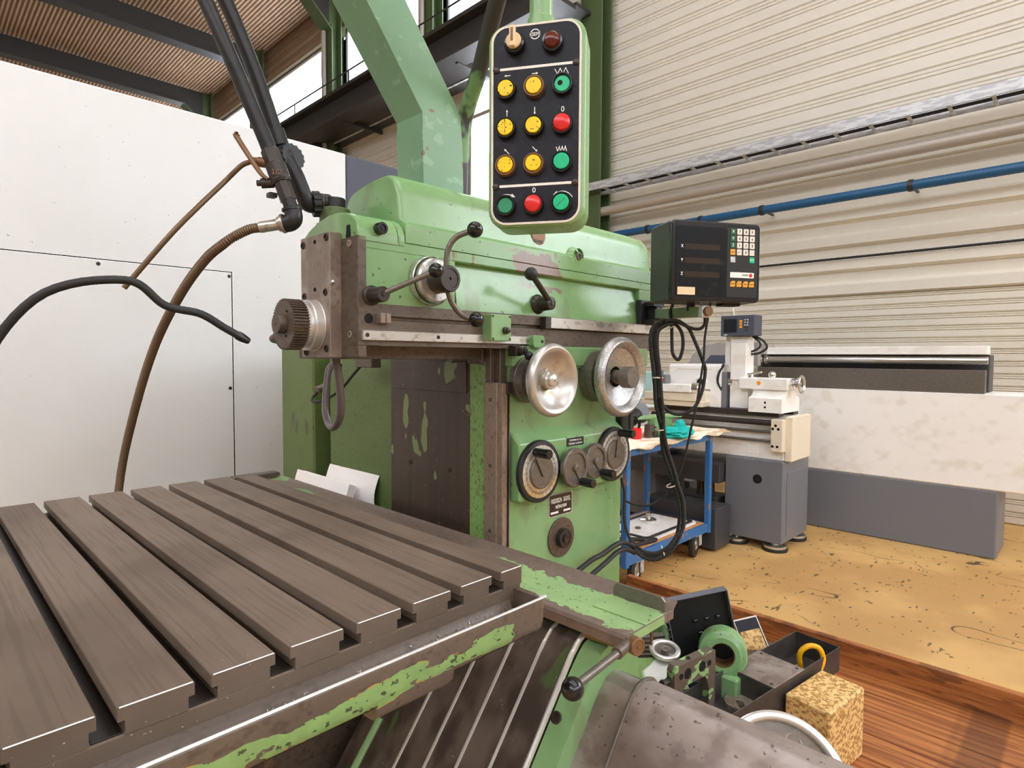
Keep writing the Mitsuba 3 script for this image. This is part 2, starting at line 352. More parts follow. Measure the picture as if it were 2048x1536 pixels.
def board(z0, h, y0, y1):
    if h > .2 and z0 > 2.05 and z0 < 3.3:    # deep trapezoid sheet
        pr = [(XW + .04, z0), (XW - .035, z0 + .02), (XW - .035, z0 + h * .45), (XW + .03, z0 + h * .6), (XW + .03, z0 + h - .012), (XW + .04, z0 + h)]
    else:
        g = .012; pr = [(XW + .04, z0), (XW + .02, z0), (XW, z0 + g), (XW, z0 + h * .60), (XW + .016, z0 + h * .60 + g * .5), (XW, z0 + h * .60 + g), (XW, z0 + h * .78), (XW + .012, z0 + h * .78 + g * .5),
                        (XW, z0 + h * .78 + g), (XW, z0 + h - g * .5), (XW + .02, z0 + h), (XW + .04, z0 + h)]
    return prism([(a, b) for a, b in pr], 'y', y0, y1)
z = 0.0
while z < 9.1:
    h = .11 if z < 2.05 else (.25 if z < 3.3 else .205)
    top = z + h
    if top > 8.4: spans = [(YA, 4.8), (4.9, YB)]
    elif 6.5 < top < 7.06: spans = [(YA, YB)]
    elif top <= 1.5: spans = [(YA, YB)]
    elif top < 7.06: spans = [(YA, 5.5), (7.72, YB)] if top < 2.6 or top > 6.3 else [(YA, -6.0), (-1.5, 5.5), (7.72, YB)]
    else: spans = [(YA, 4.8)]
    for a, b in spans:
        struct('wall_right__cladding_board', board(z, h - .002, a, b), 'cladding' if z < 8.3 or a < 4 else 'wall_brown', False)
    z = top
# windows: high band and the tall window
def window(n, y0, y1, z0, z1, rails, posts, m='hall_dark', w=.05):
    fr = [cbox(XW - .02, XW + .06, y0, y1, z0, z0 + w, .004), cbox(XW - .02, XW + .06, y0, y1, z1 - w, z1, .004), cbox(XW - .02, XW + .06, y0, y0 + w, z0, z1, .004), cbox(XW - .02, XW + .06, y1 - w, y1, z0, z1, .004)]
    k = f'window_{n}'
    taken.add(k); scene[k] = mikit.ply(cat(fr), 'm_' + m, 35); labels[k] = {'kind': 'structure'}
    for r in rails: P(k, 'rail', cbox(XW - .02, XW + .05, y0 + w, y1 - w, r - .03, r + .03, .004), m)
    for q in posts: P(k, 'post', cbox(XW - .02, XW + .05, q - .03, q + .03, z0 + w, z1 - w, .004), m)
    pk = struct(f'{k}__pane', cbox(XW + .02, XW + .035, y0 + w * .6, y1 - w * .6, z0 + w * .6, z1 - w * .6, .001), 'white_print', False, emit=PANE_L)
window(1, 5.5, 7.72, 1.5, 6.42, [5.43, 3.5], [6.6], 'pipe_grey', .07)
for i, (a, b) in enumerate(((4.95, 8.3), (8.5, 11.65), (11.85, 15.5), (15.7, 19.1), (19.3, 21.9))):
    window(2 + i, a, b, 7.08, 8.36, [], [], 'hall_dark', .04)
window(7, -6.0, -1.5, 2.6, 6.2, [4.4], [-4.5, -3.0], 'pipe_grey', .07)  # out of view, placed for the pale reflections on the ram cover
# steel frames
def frame(yc, w=.34, m='hall_green'):
    t = fresh('portal_frame')
    labels[t] = {'kind': 'structure'}
    c = [cbox(6.42, 6.45, yc - w / 2, yc + w / 2, 0, 8.3, .004), cbox(6.63, 6.66, yc - w / 2, yc + w / 2, 0, ZC, .004), cbox(6.45, 6.63, yc - .012, yc + .012, 0, ZC, .003)]
    scene[t] = mikit.ply(cat(c), 'm_' + m, 35)
    P(t, 'haunch', [prism([(6.45, 8.2), (5.9, 8.72), (5.9, ZC - .02), (6.45, ZC - .02)], 'y', yc - .012, yc + .012)], 'hall_dark')
    P(t, 'haunch_flange', prism([(6.45, 8.16), (5.9, 8.68), (5.9, 8.72), (6.45, 8.20)], 'y', yc - w / 2, yc + w / 2), m)
    P(t, 'rafter', [cbox(-6.5, 5.9, yc - w / 2, yc + w / 2, 8.68, 8.72, .004), cbox(-6.5, 5.9, yc - .012, yc + .012, 8.72, ZC - .02, .003)], 'hall_dark')
    return t
for yc in (4.9, 8.4, 11.75, 15.6, 19.2): frame(yc)
P('portal_frame_001', 'rain_pipe', rod((6.36, 8.45, 0), (6.36, 8.45, 8.2), .05), 'pipe_grey')
P('portal_frame_002', 'rain_pipe', rod((6.36, 11.8, 0), (6.36, 11.8, 8.2), .05), 'pipe_grey')
# crane runway with its walkway
t = thing('crane_runway', 'dark steel crane runway beam with walkway below the high windows', 'beam')
P(t, 'beam', [cbox(5.74, 6.10, 4.9, YB - .1, 6.30, 6.36, .004), cbox(5.74, 6.10, 4.9, YB - .1, 5.84, 5.90, .004), cbox(5.90, 5.94, 4.9, YB - .1, 5.90, 6.30, .003)], 'hall_dark')
P(t, 'rail', cbox(5.88, 5.96, 4.9, YB - .1, 6.36, 6.42, .008), 'steel_dark')
P(t, 'walkway', cbox(6.12, 6.46, 4.9, YB - .1, 5.90, 5.95, .004), 'hall_dark'); P(t, 'walkway', cbox(6.50, 6.74, 4.9, YB - .1, 5.90, 5.95, .004), 'hall_dark'); P(t, 'light_slit_strip', cbox(6.46, 6.50, 4.9, YB - .1, 5.885, 5.90, .002), 'galvanized')  # pale strip stands in for a bright slit of light below the walkway
for k in range(10):
    y = 5.4 + k * 1.63
    P(t, 'bracket', cbox(5.94, 6.78, y - .03, y + .03, 5.82, 5.9, .004), 'hall_dark')
P(t, 'handrail', rod((5.76, 4.9, 6.56), (5.76, YB - .1, 6.56), .012, seg=8), 'hall_dark')
for k in range(8): P(t, 'rail_post', rod((5.76, 5.6 + 2.1 * k, 6.36), (5.76, 5.6 + 2.1 * k, 6.56), .012, seg=8), 'hall_dark')
# services along the wall
t = thing('cable_tray', 'galvanized cable tray running along the cream cladding above the grey pipe', 'cable tray')
P(t, 'side', cbox(6.30, 6.305, YA + 1, 5.0, 3.60, 3.70, .001), 'galvanized'); P(t, 'side', cbox(6.595, 6.6, YA + 1, 5.0, 3.60, 3.70, .001), 'galvanized')
for k in range(34):
    y = -5.0 + k * .3
    P(t, 'rung', cbox(6.305, 6.595, y, y + .025, 3.60, 3.62, .002), 'galvanized')
P(t, 'cables', [rod((6.34 + .04 * k, YA + 1, 3.632 + .008 * (k % 3)), (6.34 + .04 * k, 5.0, 3.632 + .008 * (k % 3)), .011, seg=8) for k in range(6)], 'black_matt', kind='stuff')
one('service_pipe', rod((6.5, YA + 1, 3.36), (6.5, 6.0, 3.36), .058, seg=24), 'pipe_grey', 'thick grey pipe running along the wall just below the cable tray', 'pipe')
t = thing('air_pipe', 'blue compressed air pipe clipped along the cream wall', 'pipe')
P(t, 'pipe', rod((6.5, YA + 1, 3.03), (6.5, 6.0, 3.03), .045, seg=24), 'pipe_blue')
for y in (4.05, 3.35, 2.65, 1.3, 0.0, -1.4):
    P(t, 'clip', [rod((6.5, y - .02, 3.03), (6.5, y + .02, 3.03), .054, seg=20), cbox(6.5, 6.8, y - .012, y + .012, 3.02, 3.04, .002)], 'steel_dark')
one('conduit', rod((6.74, YA + 1, 2.47), (6.74, 3.1, 2.47), .012, seg=8), 'black_matt', 'thin dark cable clipped along the wall right of the large display', 'cable')
# unseen walls behind and beside the camera; their windows and rooflights light the machine
struct('wall_back', [cbox(-7, XW + .2, YA - .2, YA, 0, 4.4, .005), cbox(-7, XW + .2, YA - .2, YA, 7.6, ZC + .06, .005)], 'hall_wall')
for i in range(4):
    x0 = -7 + i * 3.5
    taken.add(f'window_{10+i}'); k = f'window_{10+i}'
    scene[k] = mikit.ply(cat([cbox(x0, x0 + .12, YA - .15, YA + .02, 4.4, 7.6, .004), cbox(x0 + 3.38, x0 + 3.5, YA - .15, YA + .02, 4.4, 7.6, .004), cbox(x0 + .12, x0 + 3.38, YA - .15, YA + .02, 5.9, 6.0, .004)]), 'm_hall_green', 35); labels[k] = {'kind': 'structure'}
    struct(k + '__pane', cbox(x0 + .12, x0 + 3.38, YA - .1, YA - .08, 4.4, 7.6, .001), 'white_print', False, emit=BACK_L)  # unseen pane, placed to light the ram side and handwheel panel
struct('wall_left', [cbox(-7.2, -7, YA, YB, 0, 6.0, .005), cbox(-7.2, -7, YA, YB, 8.6, ZC + .06, .005), cbox(-7.2, -7, YA, -8.5, 6.0, 8.6, .005), cbox(-7.2, -7, 5.5, YB, 6.0, 8.6, .005)], 'hall_wall')
for i in range(4):
    y0 = -8.5 + i * 3.5
    k = f'window_{20 + i}'; taken.add(k)
    scene[k] = mikit.ply(cat([cbox(-7.15, -6.98, y0, y0 + .1, 6.0, 8.6, .004), cbox(-7.15, -6.98, y0 + 3.4, y0 + 3.5, 6.0, 8.6, .004), cbox(-7.15, -6.98, y0 + .1, y0 + 3.4, 7.3, 7.36, .004)]), 'm_hall_green', 35); labels[k] = {'kind': 'structure'}
    struct(k + '__pane', cbox(-7.1, -7.08, y0 + .1, y0 + 3.4, 6.0, 8.6, .001), 'white_print', False, emit=LEFT_L)  # unseen pane, placed to light the column front and the lathe
struct('wall_far', cbox(-7, XW + .2, YB, YB + .2, 0, ZC + .06, .005), 'cladding')
for i in range(2):
    x0 = -1.0 + i * 3.0
    k = struct('unseen_rooflight', cbox(x0, x0 + 1.1, -7.5, 4.5, ZC - .04, ZC + .0, .004), 'white_print', False, emit=ROOF_L)  # out of view, placed to light machine and floor from above
# ================================================================ the milling machine
mm = thing('milling_machine', 'large old green milling machine with a slotted table, handwheels and peeling paint', 'milling machine')
Y0 = .89
# column: front ways, oily side, right panel casting
P(mm, 'column', [prism([(.905, 0), (1.30, 0), (1.30, 1.43), (.905, 1.43)], 'y', .895, 1.30),
                 prism([(.905, 1.425), (.905, 1.474), (1.424, 1.474), (1.424, 1.385), (1.30, 1.305), (1.30, 1.425)], 'y', .887, 1.28),
                 cbox(.90, 1.424, .881, 1.28, 1.429, 1.474, .003),
                 cbox(1.28, 1.352, .908, 1.28, 0, 1.31, .012)], 'green')
P(mm, 'side_casting', [cbox(.93, 1.5, 1.30, 1.71, 0, 1.47, .006)], 'green_worn_shaded')
P(mm, 'side_casting', [cbox(.91, 1.5, 1.775, 2.0, 0, 1.54, .006)], 'green_worn_shaded')
P(mm, 'recess', cbox(.98, 1.5, 1.71, 1.775, 0, 1.47, .002), 'steel_brown')
P(mm, 'way_plate', [cbox(.876, .91, .99, 1.296, 0, 1.447, .002), prism([(1.0, 1.37), (1.28, 1.37), (1.28, 1.44), (1.0, 1.44)], 'x', .872, .877, .0006)], 'way_plate')
P(mm, 'paint_strip', cbox(.874, .92, .941, .99, 0, 1.447, .002), 'green_speckled')
P(mm, 'vertical_way', [cbox(.885, .92, .905, .941, 0, 1.472, .002), cbox(.874, .92, .923, .941, 0, 1.472, .002), cbox(.868, .88, .942, .992, 1.435, 1.468, .002)], 'steel_brown')
P(mm, 'guide_cover', cbox(.868, .884, .898, .936, .9, 1.396, .0015), 'guide_steel')
P(mm, 'scale', [cbox(.872, .886, .884, .9, .9, 1.395, .001), cbox(.887, .897, .886, .9, .9, 1.395, .001)], 'guide_steel')
P(mm, 'scale_slot', cbox(.888, .893, .8845, .89, .9, 1.392, .0003), 'hole')
P(mm, 'scale_end', cbox(.882, .9, .879, .89, 1.372, 1.398, .001), 'steel_dark')
for z in (1.36, 1.22, 1.08): P(mm, 'screw', bolt((.8685, .917, z), (-1, 0, 0), .004), 'steel_dark')
for y in (1.06, 1.21): P(mm, 'screw', bolt((.8765, y, 1.19), (-1, 0, 0), .006), 'steel_dark')
# raised gear panel with a sloping upper edge
P(mm, 'gear_panel', prism([(.897, 1.14), (.868, 1.143), (.866, 1.150), (.866, 1.262), (.868, 1.268), (.897, 1.292)], 'x', .905, 1.292, .004), 'green')
# ram
P(mm, 'ram', [cbox(.541, 1.46, Y0, 1.09, 1.632, 1.652, .002), cbox(.541, .75, Y0, 1.09, 1.538, 1.634, .002), cbox(1.388, 1.46, Y0, 1.14, 1.52, 1.634, .002), cbox(.74, 1.40, .905, 1.14, 1.53, 1.634, .002)], 'ram')
pr = [(.906, 1.634)] + [(.9035 - .0145 * math.sin(t * math.pi / 2) ** 1.4, 1.630 - .092 * t) for t in np.linspace(0, 1, 10)] + [(.906, 1.538)]
P(mm, 'ram_door', prism(pr, 'x', .752, 1.386), 'ram')
P(mm, 'ram_slide', [prism([(Y0 - .003, 1.512), (Y0 + .006, 1.514), (Y0 + .006, 1.522), (Y0 - .003, 1.520), (Y0 - .003, 1.540), (Y0 + .02, 1.540), (Y0 + .02, 1.468), (Y0 - .003, 1.468)][::-1], 'x', .576, 1.46),
                    cbox(.536, .577, Y0 - .003, Y0 + .02, 1.468, 1.54, .001), cbox(.536, 1.42, Y0 + .01, 1.14, 1.468, 1.54, .001), cbox(.536, 1.40, .945, 1.10, 1.445, 1.47, .001)], 'steel_brown')
P(mm, 'slot_hole', lathe([(.0085, -.001), (.0085, .0006), (.0072, .0008), (.0072, .0002), (0, .0002)], (.556, Y0 - .003, 1.514), (0, -1, 0), 20), 'hole')
for x in (.572, .583): P(mm, 'stop_dog', cbox(x, x + .0102, .874, .895, 1.506, 1.524, .0012), 'steel_plate')
P(mm, 'tape_scale', cbox(.541, .985, .880, .888, 1.477, 1.494, .0008), 'aluminium')
for x in (.549, .70): P(mm, 'screw', bolt((x, .880, 1.486), (0, -1, 0), .0035), 'steel_dark')
P(mm, 'scale_bracket', prism(rrect(.948, .985, 1.470, 1.497, .008), 'y', .868, .889, .001), 'green')
P(mm, 'screw', bolt((.976, .868, 1.484), (0, -1, 0), .0035), 'steel_dark')
k = P(mm, 'reading_head', cbox(.818, .8735, .861, .889, 1.482, 1.535, .0015), 'green')
P(k, 'knob', lathe([(.0075, 0), (.0075, .006), (.005, .007), (.005, .012), (.003, .013), (0, .013)], (.855, .861, 1.503), (0, -1, 0), 20), 'steel_dark')
for x in (.822, .869):
    for z in (1.486, 1.531): P(k, 'screw', bolt((x, .861, z), (0, -1, 0), .0024), 'steel_dark')
P(mm, 'scale_housing', cbox(1.008, 1.447, .872, .886, 1.514, 1.538, .001), 'aluminium')
P(mm, 'housing_end', cbox(.99, 1.009, .870, .887, 1.512, 1.539, .0012), 'steel_dark')
P(mm, 'feeler', [rod((.868, .962, 1.455), (.848, .962, 1.455), .007), rod((.87, .985, 1.457), (.845, .985, 1.455), .0055), cbox(.848, .856, .96, 1.0, 1.452, 1.475, .001)], 'steel_brown')
P(mm, 'end_stop', [cbox(.892, .91, .865, .89, 1.452, 1.474, .0015), rod((.905, .868, 1.463), (.905, .852, 1.463), .009), rod((.905, .853, 1.463), (.905, .847, 1.463), .005)], 'steel_dark')
# spindle head
P(mm, 'head_face', cbox(.5365, .553, .888, 1.085, 1.4485, 1.652, .001), 'steel_brown')
pa = [(.888, 1.652), (.889, 1.664), (.894, 1.676), (.905, 1.686), (.925, 1.694), (.955, 1.699), (.99, 1.699), (1.03, 1.692), (1.06, 1.682), (1.085, 1.668), (1.092, 1.650)]
P(mm, 'hood', prism(pa + [(1.092, 1.645), (.888, 1.645)], 'x', .538, .618, .002), 'ram')
P(mm, 'hood_band', prism([(a + (-.0005 if a < 1 else 0), b + .0005) for a, b in pa] + [(1.092, 1.645), (.888, 1.645)], 'x', .619, .632, .002), 'ram')
P(mm, 'spindle_plate', [cbox(.515, .538, .942, 1.047, 1.447, 1.662, .0015)], 'steel_plate')
P(mm, 'plate_backing', cbox(.521, .538, 1.047, 1.056, 1.447, 1.641, .001), 'steel_brown')
P(mm, 'slot_notch', prism([(.9115, 1.652), (.926, 1.652), (.9225, 1.672), (.914, 1.672)], 'x', .5364, .538), 'hole')
for (y, z) in ((.953, 1.653), (1.037, 1.649), (.957, 1.560), (1.033, 1.557), (.955, 1.463), (1.029, 1.457)): P(mm, 'plate_bolt', bolt((.515, y, z), (-1, 0, 0), .0065), 'steel_dark')
for (y, z) in ((.993, 1.650), (.994, 1.567)): P(mm, 'plate_hole', bolt((.515, y, z), (-1, 0, 0), .0035), 'hole')
for z in (1.640, 1.487): P(mm, 'face_bolt', bolt((.5365, .913, z), (-1, 0, 0), .0065), 'steel_plate')
P(mm, 'grease_nipple', [lathe([(.004, 0), (.004, .003), (.002, .006), (.0025, .009), (0, .010)], (.519, .942, 1.575), (-.3, -1, .2), 12)], 'aluminium')
# spindle with gear

gy, gz = 1.0, 1.504
P(mm, 'spindle_nose', lathe([(.036, -.001), (.036, .012), (.0425, .0125), (.0445, .0145), (.0445, .028), (.0455, .029), (.0455, .0305)], (.485, gy, gz), (1, 0, 0), 48), 'steel_bright')
def gear(r0, r1, n, h):
    a = []
    for k in range(n):
        t = 2 * math.pi * k / n; w = 2 * math.pi / n
        a += [(r0, t - .30 * w), (r1, t - .14 * w), (r1, t + .14 * w), (r0, t + .30 * w)]
    return trimesh.creation.extrude_polygon(Polygon([(r * math.cos(t), r * math.sin(t)) for r, t in a]), h, engine='earcut')
g = P(mm, 'gear', at(gear(.0402, .0440, 50, .027), (.4865, gy, gz), (0, 1, 0), (-1, 0, 0)), 'steel_brown', False)
P(g, 'hub', lathe([(.0165, 0), (.0165, .012), (.0158, .013), (.002, .013), (.0015, .010), (0, .010)], (.459, gy, gz), (-1, 0, 0), 32), 'steel_brown')
for a in (70, -60): P(g, 'screw', bolt((.459, gy + .023 * math.cos(math.radians(a)) - .022, gz + .023 * math.sin(math.radians(a))), (-1, 0, 0), .002), 'hole')
P(mm, 'arbor_support_ring', tube([(.50 + .016 * math.cos(t), 1.09 + .024 * math.sin(t), 1.484 - .004 * math.sin(t)) for t in np.linspace(0, 2 * math.pi, 17)], .0068, 10, 4), 'steel_brown')
# top boss of the hood with its cap
k = P(mm, 'boss', lathe([(.034, -.006), (.034, .006), (.029, .008), (.028, .034), (.026, .036)], (.585, 1.048, 1.692), (0, 0, 1), 32), 'green_worn_shaded')
P(k, 'cap', lathe([(.0195, 0), (.0195, .018), (.0185, .0195), (0, .0195)], (.585, 1.048, 1.728), (0, 0, 1), 28), 'black_matt')
k = P(mm, 'hood_knob', lathe([(.0105, 0), (.0105, .012), (.0098, .0135), (.006, .0135), (.0055, .0115), (.003, .0115), (.003, .0128), (0, .0128)], (.578, .889, 1.667), (0, -1, 0), 28), 'black_plastic')
# long rounded cover on the ram
def cover_ring(x, s=1.0, dz=0.):
    pts = [(.889, 1.652), (.889, 1.684), (.892, 1.687), (.904, 1.689)]
    for t in np.linspace(0, 1, 5): pts.append((.9055 + .006 * t, 1.694 + .045 * t))
    for t in np.linspace(10, 90, 9):
        a = math.radians(t); pts.append((.9115 + .044 * (1 - math.cos(a)), 1.739 + .046 * math.sin(a)))
    pts += [(1.00, 1.784), (1.035, 1.779)]
    for t in np.linspace(80, 0, 6):
        a = math.radians(t); pts.append((1.055 + .040 * math.cos(a), 1.735 + .040 * math.sin(a)))
    pts += [(1.098, 1.69), (1.10, 1.652)]
    return np.array([(x, a if b < 1.69 else 1.02 + (a - 1.02) * s, b if b < 1.69 else 1.689 + (b - 1.689) * (1 - dz)) for a, b in pts])
rings = [cover_ring(.6335, .93, .06), cover_ring(.637, .97, .022), cover_ring(.645, 1, 0), cover_ring(1.40, 1, 0), cover_ring(1.46, .985, .02), cover_ring(1.474, .95, .07)]
n = len(rings[0]); v = np.vstack(rings); f = []
for i in range(len(rings) - 1):
    for k in range(n):
        a, b = i * n + k, i * n + (k + 1) % n
        f += [[a, b + n, b], [a, a + n, b + n]]
for i, flip in ((0, 1), (len(rings) - 1, 0)):
    c = len(v); v = np.vstack([v, v[i * n:(i + 1) * n].mean(0)])
    for k in range(n):
        t = [c, i * n + k, i * n + (k + 1) % n]; f.append(t if flip else t[::-1])
cov = trimesh.Trimesh(v, f, process=False); cov.fix_normals()
k = P(mm, 'ram_cover', cov, 'ram', 40)
P(k, 'screw_boss', lathe([(.024, 0), (.019, .012), (.0185, .0165)], (1.127, .905, 1.688), (0, -1, 0), 28), 'ram')
P(k, 'socket_screw', bolt((1.127, .889, 1.688), (0, -1, 0), .0095, .003), 'steel_grey')
lg = at(lathe([(0, 0), (.022, 0), (.022, .0008), (.021, .001), (0, .001)], (0, 0, 0), (0, 0, 1), 32), (1.005, .907, 1.722), (1, 0, 0), (0, -1, 0))
P(k, 'badge', lg, 'brass', label='round brass badge half hidden behind the control pendant')
P(k, 'badge_lettering', [at(text('DECKEL', .006, .0004, True), (1.005, .9058, 1.708), (1, 0, 0), (0, -1, 0))], 'steel_dark', False)
# knobs and levers on the ram
k = P(mm, 'capstan', [lathe([(.045, 0), (.045, .010), (.0435, .012)], (.685, .888, 1.588), (0, -1, 0), 48), lathe([(.0405, .012), (.0405, .020), (.037, .024), (.024, .024)], (.685, .888, 1.588), (0, -1, 0), 48)], 'aluminium')
P(k, 'hub', lathe([(.024, 0), (.0235, .038), (.022, .040), (.0175, .040), (.017, .0385), (.003, .0385), (.002, .036), (0, .036)], (.685, .866, 1.588), (0, -1, 0), 40), 'steel_dark')
for pts in ([(.690, .845, 1.604), (.692, .843, 1.640), (.703, .832, 1.664), (.724, .806, 1.6765)], [(.690, .845, 1.576), (.703, .842, 1.545), (.722, .836, 1.525), (.742, .822, 1.5185)]):
    P(k, 'lever', tube(pts, .0052, 12, 8), 'steel_grey'); P(k, 'ball_knob', ball(pts[-1], .0145), 'black_plastic', True)
k = P(mm, 'feed_lever', lathe([(.017, 0), (.017, .003), (.0135, .005), (.013, .036), (.012, .038), (.004, .038), (.0035, .040), (0, .040)], (.562, .888, 1.553), (0, -1, 0), 32), 'steel_dark')
P(k, 'rod', rod((.562, .858, 1.553), (.622, .803, 1.589), .0047), 'steel_grey'); P(k, 'ball_knob', ball((.629, .797, 1.593), .0128), 'black_plastic', True)
k = P(mm, 'clamp_lever', lathe([(.022, 0), (.021, .004), (.016, .010), (.0145, .030), (.014, .040), (.011, .042), (.005, .042), (.004, .044), (0, .044)], (.985, .890, 1.566), (0, -1, 0), 32), 'steel_dark')
P(k, 'rod', rod((.987, .855, 1.568), (.912, .838, 1.616), .0062), 'steel_dark'); P(k, 'ball_knob', ball((.905, .8365, 1.6195), .0135), 'black_matt', True)
# handwheels
def handwheel(x, z, yb, yr, R, bowl, tip):
    k = P(mm, 'handwheel', lathe([(.0505 * R / .0766, 0), (.0505 * R / .0766, .014), (.049 * R / .0766, .015), (.049 * R / .0766, .0165), (.0505 * R / .0766, .0175), (.0495 * R / .0766, .034), (.036 * R / .0766, .037), (.030, .040), (.028, yb - yr - .012)], (x, yb, z), (0, -1, 0), 48), 'steel_grey')
    t = .0125 * R / .0766; pr = [(.028, -.018)]
    pr += [(R - t * 1.5, -.012)] + [(R - t + t * math.sin(a), -t * math.cos(a) * 1.0) for a in np.linspace(.2, math.pi - .25, 14)]
    pr += [(R - 1.55 * t, .0075), (R * .72, .000), (R * .5, -.008), (R * .34, -.0125), (R * .26, -.014)]
    P(k, 'rim', lathe(pr, (x, yr, z), (0, -1, 0), 64), bowl, 50)
    if tip:
        P(k, 'hub', lathe([(.017, -.016), (.0165, -.008), (.0135, -.006), (.0135, .008), (.024, .0085), (.0255, .010), (.0255, .034), (.0245, .036), (0, .036)], (x, yr, z), (0, -1, 0), 40), 'steel_grey')
    else:
        P(k, 'hub', lathe([(.0195, -.016), (.019, -.004), (.017, -.002), (.0135, -.002), (.0135, .001), (.0128, .004), (.009, .006), (.002, .0065), (.0018, .002), (0, .002)], (x, yr, z), (0, -1, 0), 40), 'aluminium')
    return k
k = handwheel(.945, 1.402, .887, .811, .0766, 'wheel_bowl', False)
P(k, 'clamp_rod', rod((.945, .845, 1.444), (.905, .838, 1.452), .004), 'steel_grey'); P(k, 'ball_knob', ball((.902, .838, 1.4525), .0092), 'black_plastic', True)
k = handwheel(1.195, 1.404, .887, .8134, .0950, 'wheel_grain', True)
# speed and feed dials with their cranks
def dial(x, z, y, r, crank, seed):
    k = P(mm, 'dial', lathe([(r, 0), (r, .006), (r * .97, .009), (r * .86, .010), (r * .85, .0085), (0, .0085)], (x, y, z), (0, -1, 0), 56), 'black_matt')
    yf = y - .0086
    P(k, 'scale_ring', lathe([(r * .845, 0), (r * .845, .0012), (r * .53, .0012)], (x, yf, z), (0, -1, 0), 56), 'dial_face')
    rr = random.Random(seed); tx = []
    for q in range(26):
        a = 2 * math.pi * q / 26; w = text(str(rr.choice((20, 25, 31, 40, 50, 63, 80, 10, 12, 16))), r * .085, .0003, True)
        c, s_ = math.cos(a), math.sin(a)
        tx.append(at(w, (x + r * .68 * c, yf - .0012, z + r * .68 * s_), (-s_, 0, c), (0, -1, 0)))
        tx.append(at(strip([(0, -.05 * r), (0, .05 * r)], .0005, .0003), (x + r * .79 * c, yf - .0012, z + r * .79 * s_), (-s_, 0, c), (0, -1, 0)))
    P(k, 'numerals', tx, 'black_matt', False)
    P(k, 'disc', lathe([(r * .54, 0), (r * .54, .005), (r * .52, .0062), (r * .09, .0062), (r * .085, .0075), (0, .0085)], (x, yf - .001, z), (0, -1, 0), 48), 'steel_grey')
    a = math.radians(crank); ex = np.array([math.cos(a), 0, math.sin(a)]); L = r * .80
    P(k, 'crank', at(prism([(-.007, -.0075), (L, -.005), (L + .008, 0), (L, .005), (-.007, .0075)], 'z', 0, .004, .001), (x, yf - .0075, z), ex, (0, -1, 0)), 'steel_grey')
    e = np.array([x, yf - .0095, z]) + ex * L
    P(k, 'handle', lathe([(.0085, 0), (.0095, .002), (.0095, .008), (.0085, .0095), (.0098, .012), (.0102, .040), (.009, .042), (0, .042)], e, (0, -1, 0), 24), 'black_plastic')
    return k
mat('dial_face', lambda p, n, uv: mix(srgb(196, 194, 186), srgb(190, 160, 108), smoothstep(.3, .6, fbm(p.x * 22, p.z * 22, 3, 3)) * smoothstep(1.23, 1.15, p.z)), .35, metal=.35)
dial(.962, 1.203, .866, .068, 122, 1)
dial(1.238, 1.21, .866, .068, 84, 2)
def small_wheel(x, z, r, a, y=.866):
    k = P(mm, 'selector_wheel', lathe([(.02, 0), (.02, .012), (r * .98, .013), (r, .015), (r, .023), (r * .95, .0255), (r * .76, .0255), (r * .74, .022), (r * .20, .021), (r * .18, .0265), (r * .12, .027), (0, .0285)], (x, y, z), (0, -1, 0), 48), 'steel_grey', 40)
    ex = np.array([math.cos(math.radians(a)), 0, math.sin(math.radians(a))])
    P(k, 'web', at(prism([(0, -.006), (r * .8, -.0035), (r * .8, .0035), (0, .006)], 'z', 0, .004, .001), (x, y - .021, z), ex, (0, -1, 0)), 'steel_grey')
    P(k, 'handle', lathe([(.009, 0), (.0092, .003), (.0102, .006), (.0104, .034), (.0092, .036), (0, .036)], np.array([x, y - .0245, z]) + ex * r * .86, (0, -1, 0), 24), 'black_plastic')
small_wheel(1.066, 1.2, .045, -62); small_wheel(1.142, 1.206, .042, -55)
# plates
k = P(mm, 'maker_plate', [at(flat(rrect(-.043, .043, -.0265, .0265, .003), .0009), (1.074, .8945, 1.1065), (1, 0, 0), (0, -1, 0))], 'galvanized', False, label='black maker plate with white lettering')
P(k, 'enamel', at(flat(rrect(-.0405, .0405, -.0245, .0245, .005), .0005), (1.074, .8936, 1.1065), (1, 0, 0), (0, -1, 0)), 'black_plastic', False)
P(k, 'lettering', [at(m, (1.074, .8931, 1.1065), (1, 0, 0), (0, -1, 0)) for m in (text('FRIEDRICH', .010, .0004, True, .038, -.0165, .0105), text('DECKEL', .010, .0004, True, .026, .0225, .0105), text('MÜNCHEN', .007, .0004, True, .039, .001, -.0035),
   flat([(-.036, -.0195), (-.009, -.0195), (-.009, -.0145), (-.036, -.0145)], .0004), flat([(.010, -.0195), (.036, -.0195), (.036, -.0145), (.010, -.0145)], .0004))], 'white_print', False)
k = P(mm, 'warning_plate', at(flat(rrect(-.031, .031, -.0095, .0095, .001), .0006), (1.091, .8655, 1.2555), (1, 0, 0), (0, -1, 0)), 'black_plastic', False)
P(k, 'lettering', [at(m, (1.091, .8649, 1.2555), (1, 0, 0), (0, -1, 0)) for m in (text('Getriebe nur im', .0046, .0003, False, .042, 0, .004), text('Stillstand schalten', .0046, .0003, False, .05, 0, -.004))], 'white_print', False)
k = P(mm, 'cover_disc', lathe([(.0465, 0), (.0465, .003), (.0455, .004), (.022, .004)], (1.076, .8945, 1.028), (0, -1, 0), 48), 'steel_brown')
P(k, 'hub', lathe([(.0225, 0), (.0225, .012), (.0215, .0135), (.016, .0135), (.0155, .012), (.0105, .012), (.010, .016), (.005, .016), (0, .013)], (1.076, .891, 1.028), (0, -1, 0), 32), 'steel_dark')
P(mm, 'limit_switch', [cbox(1.296, 1.35, .875, .905, 1.262, 1.300, .002)], 'black_matt')
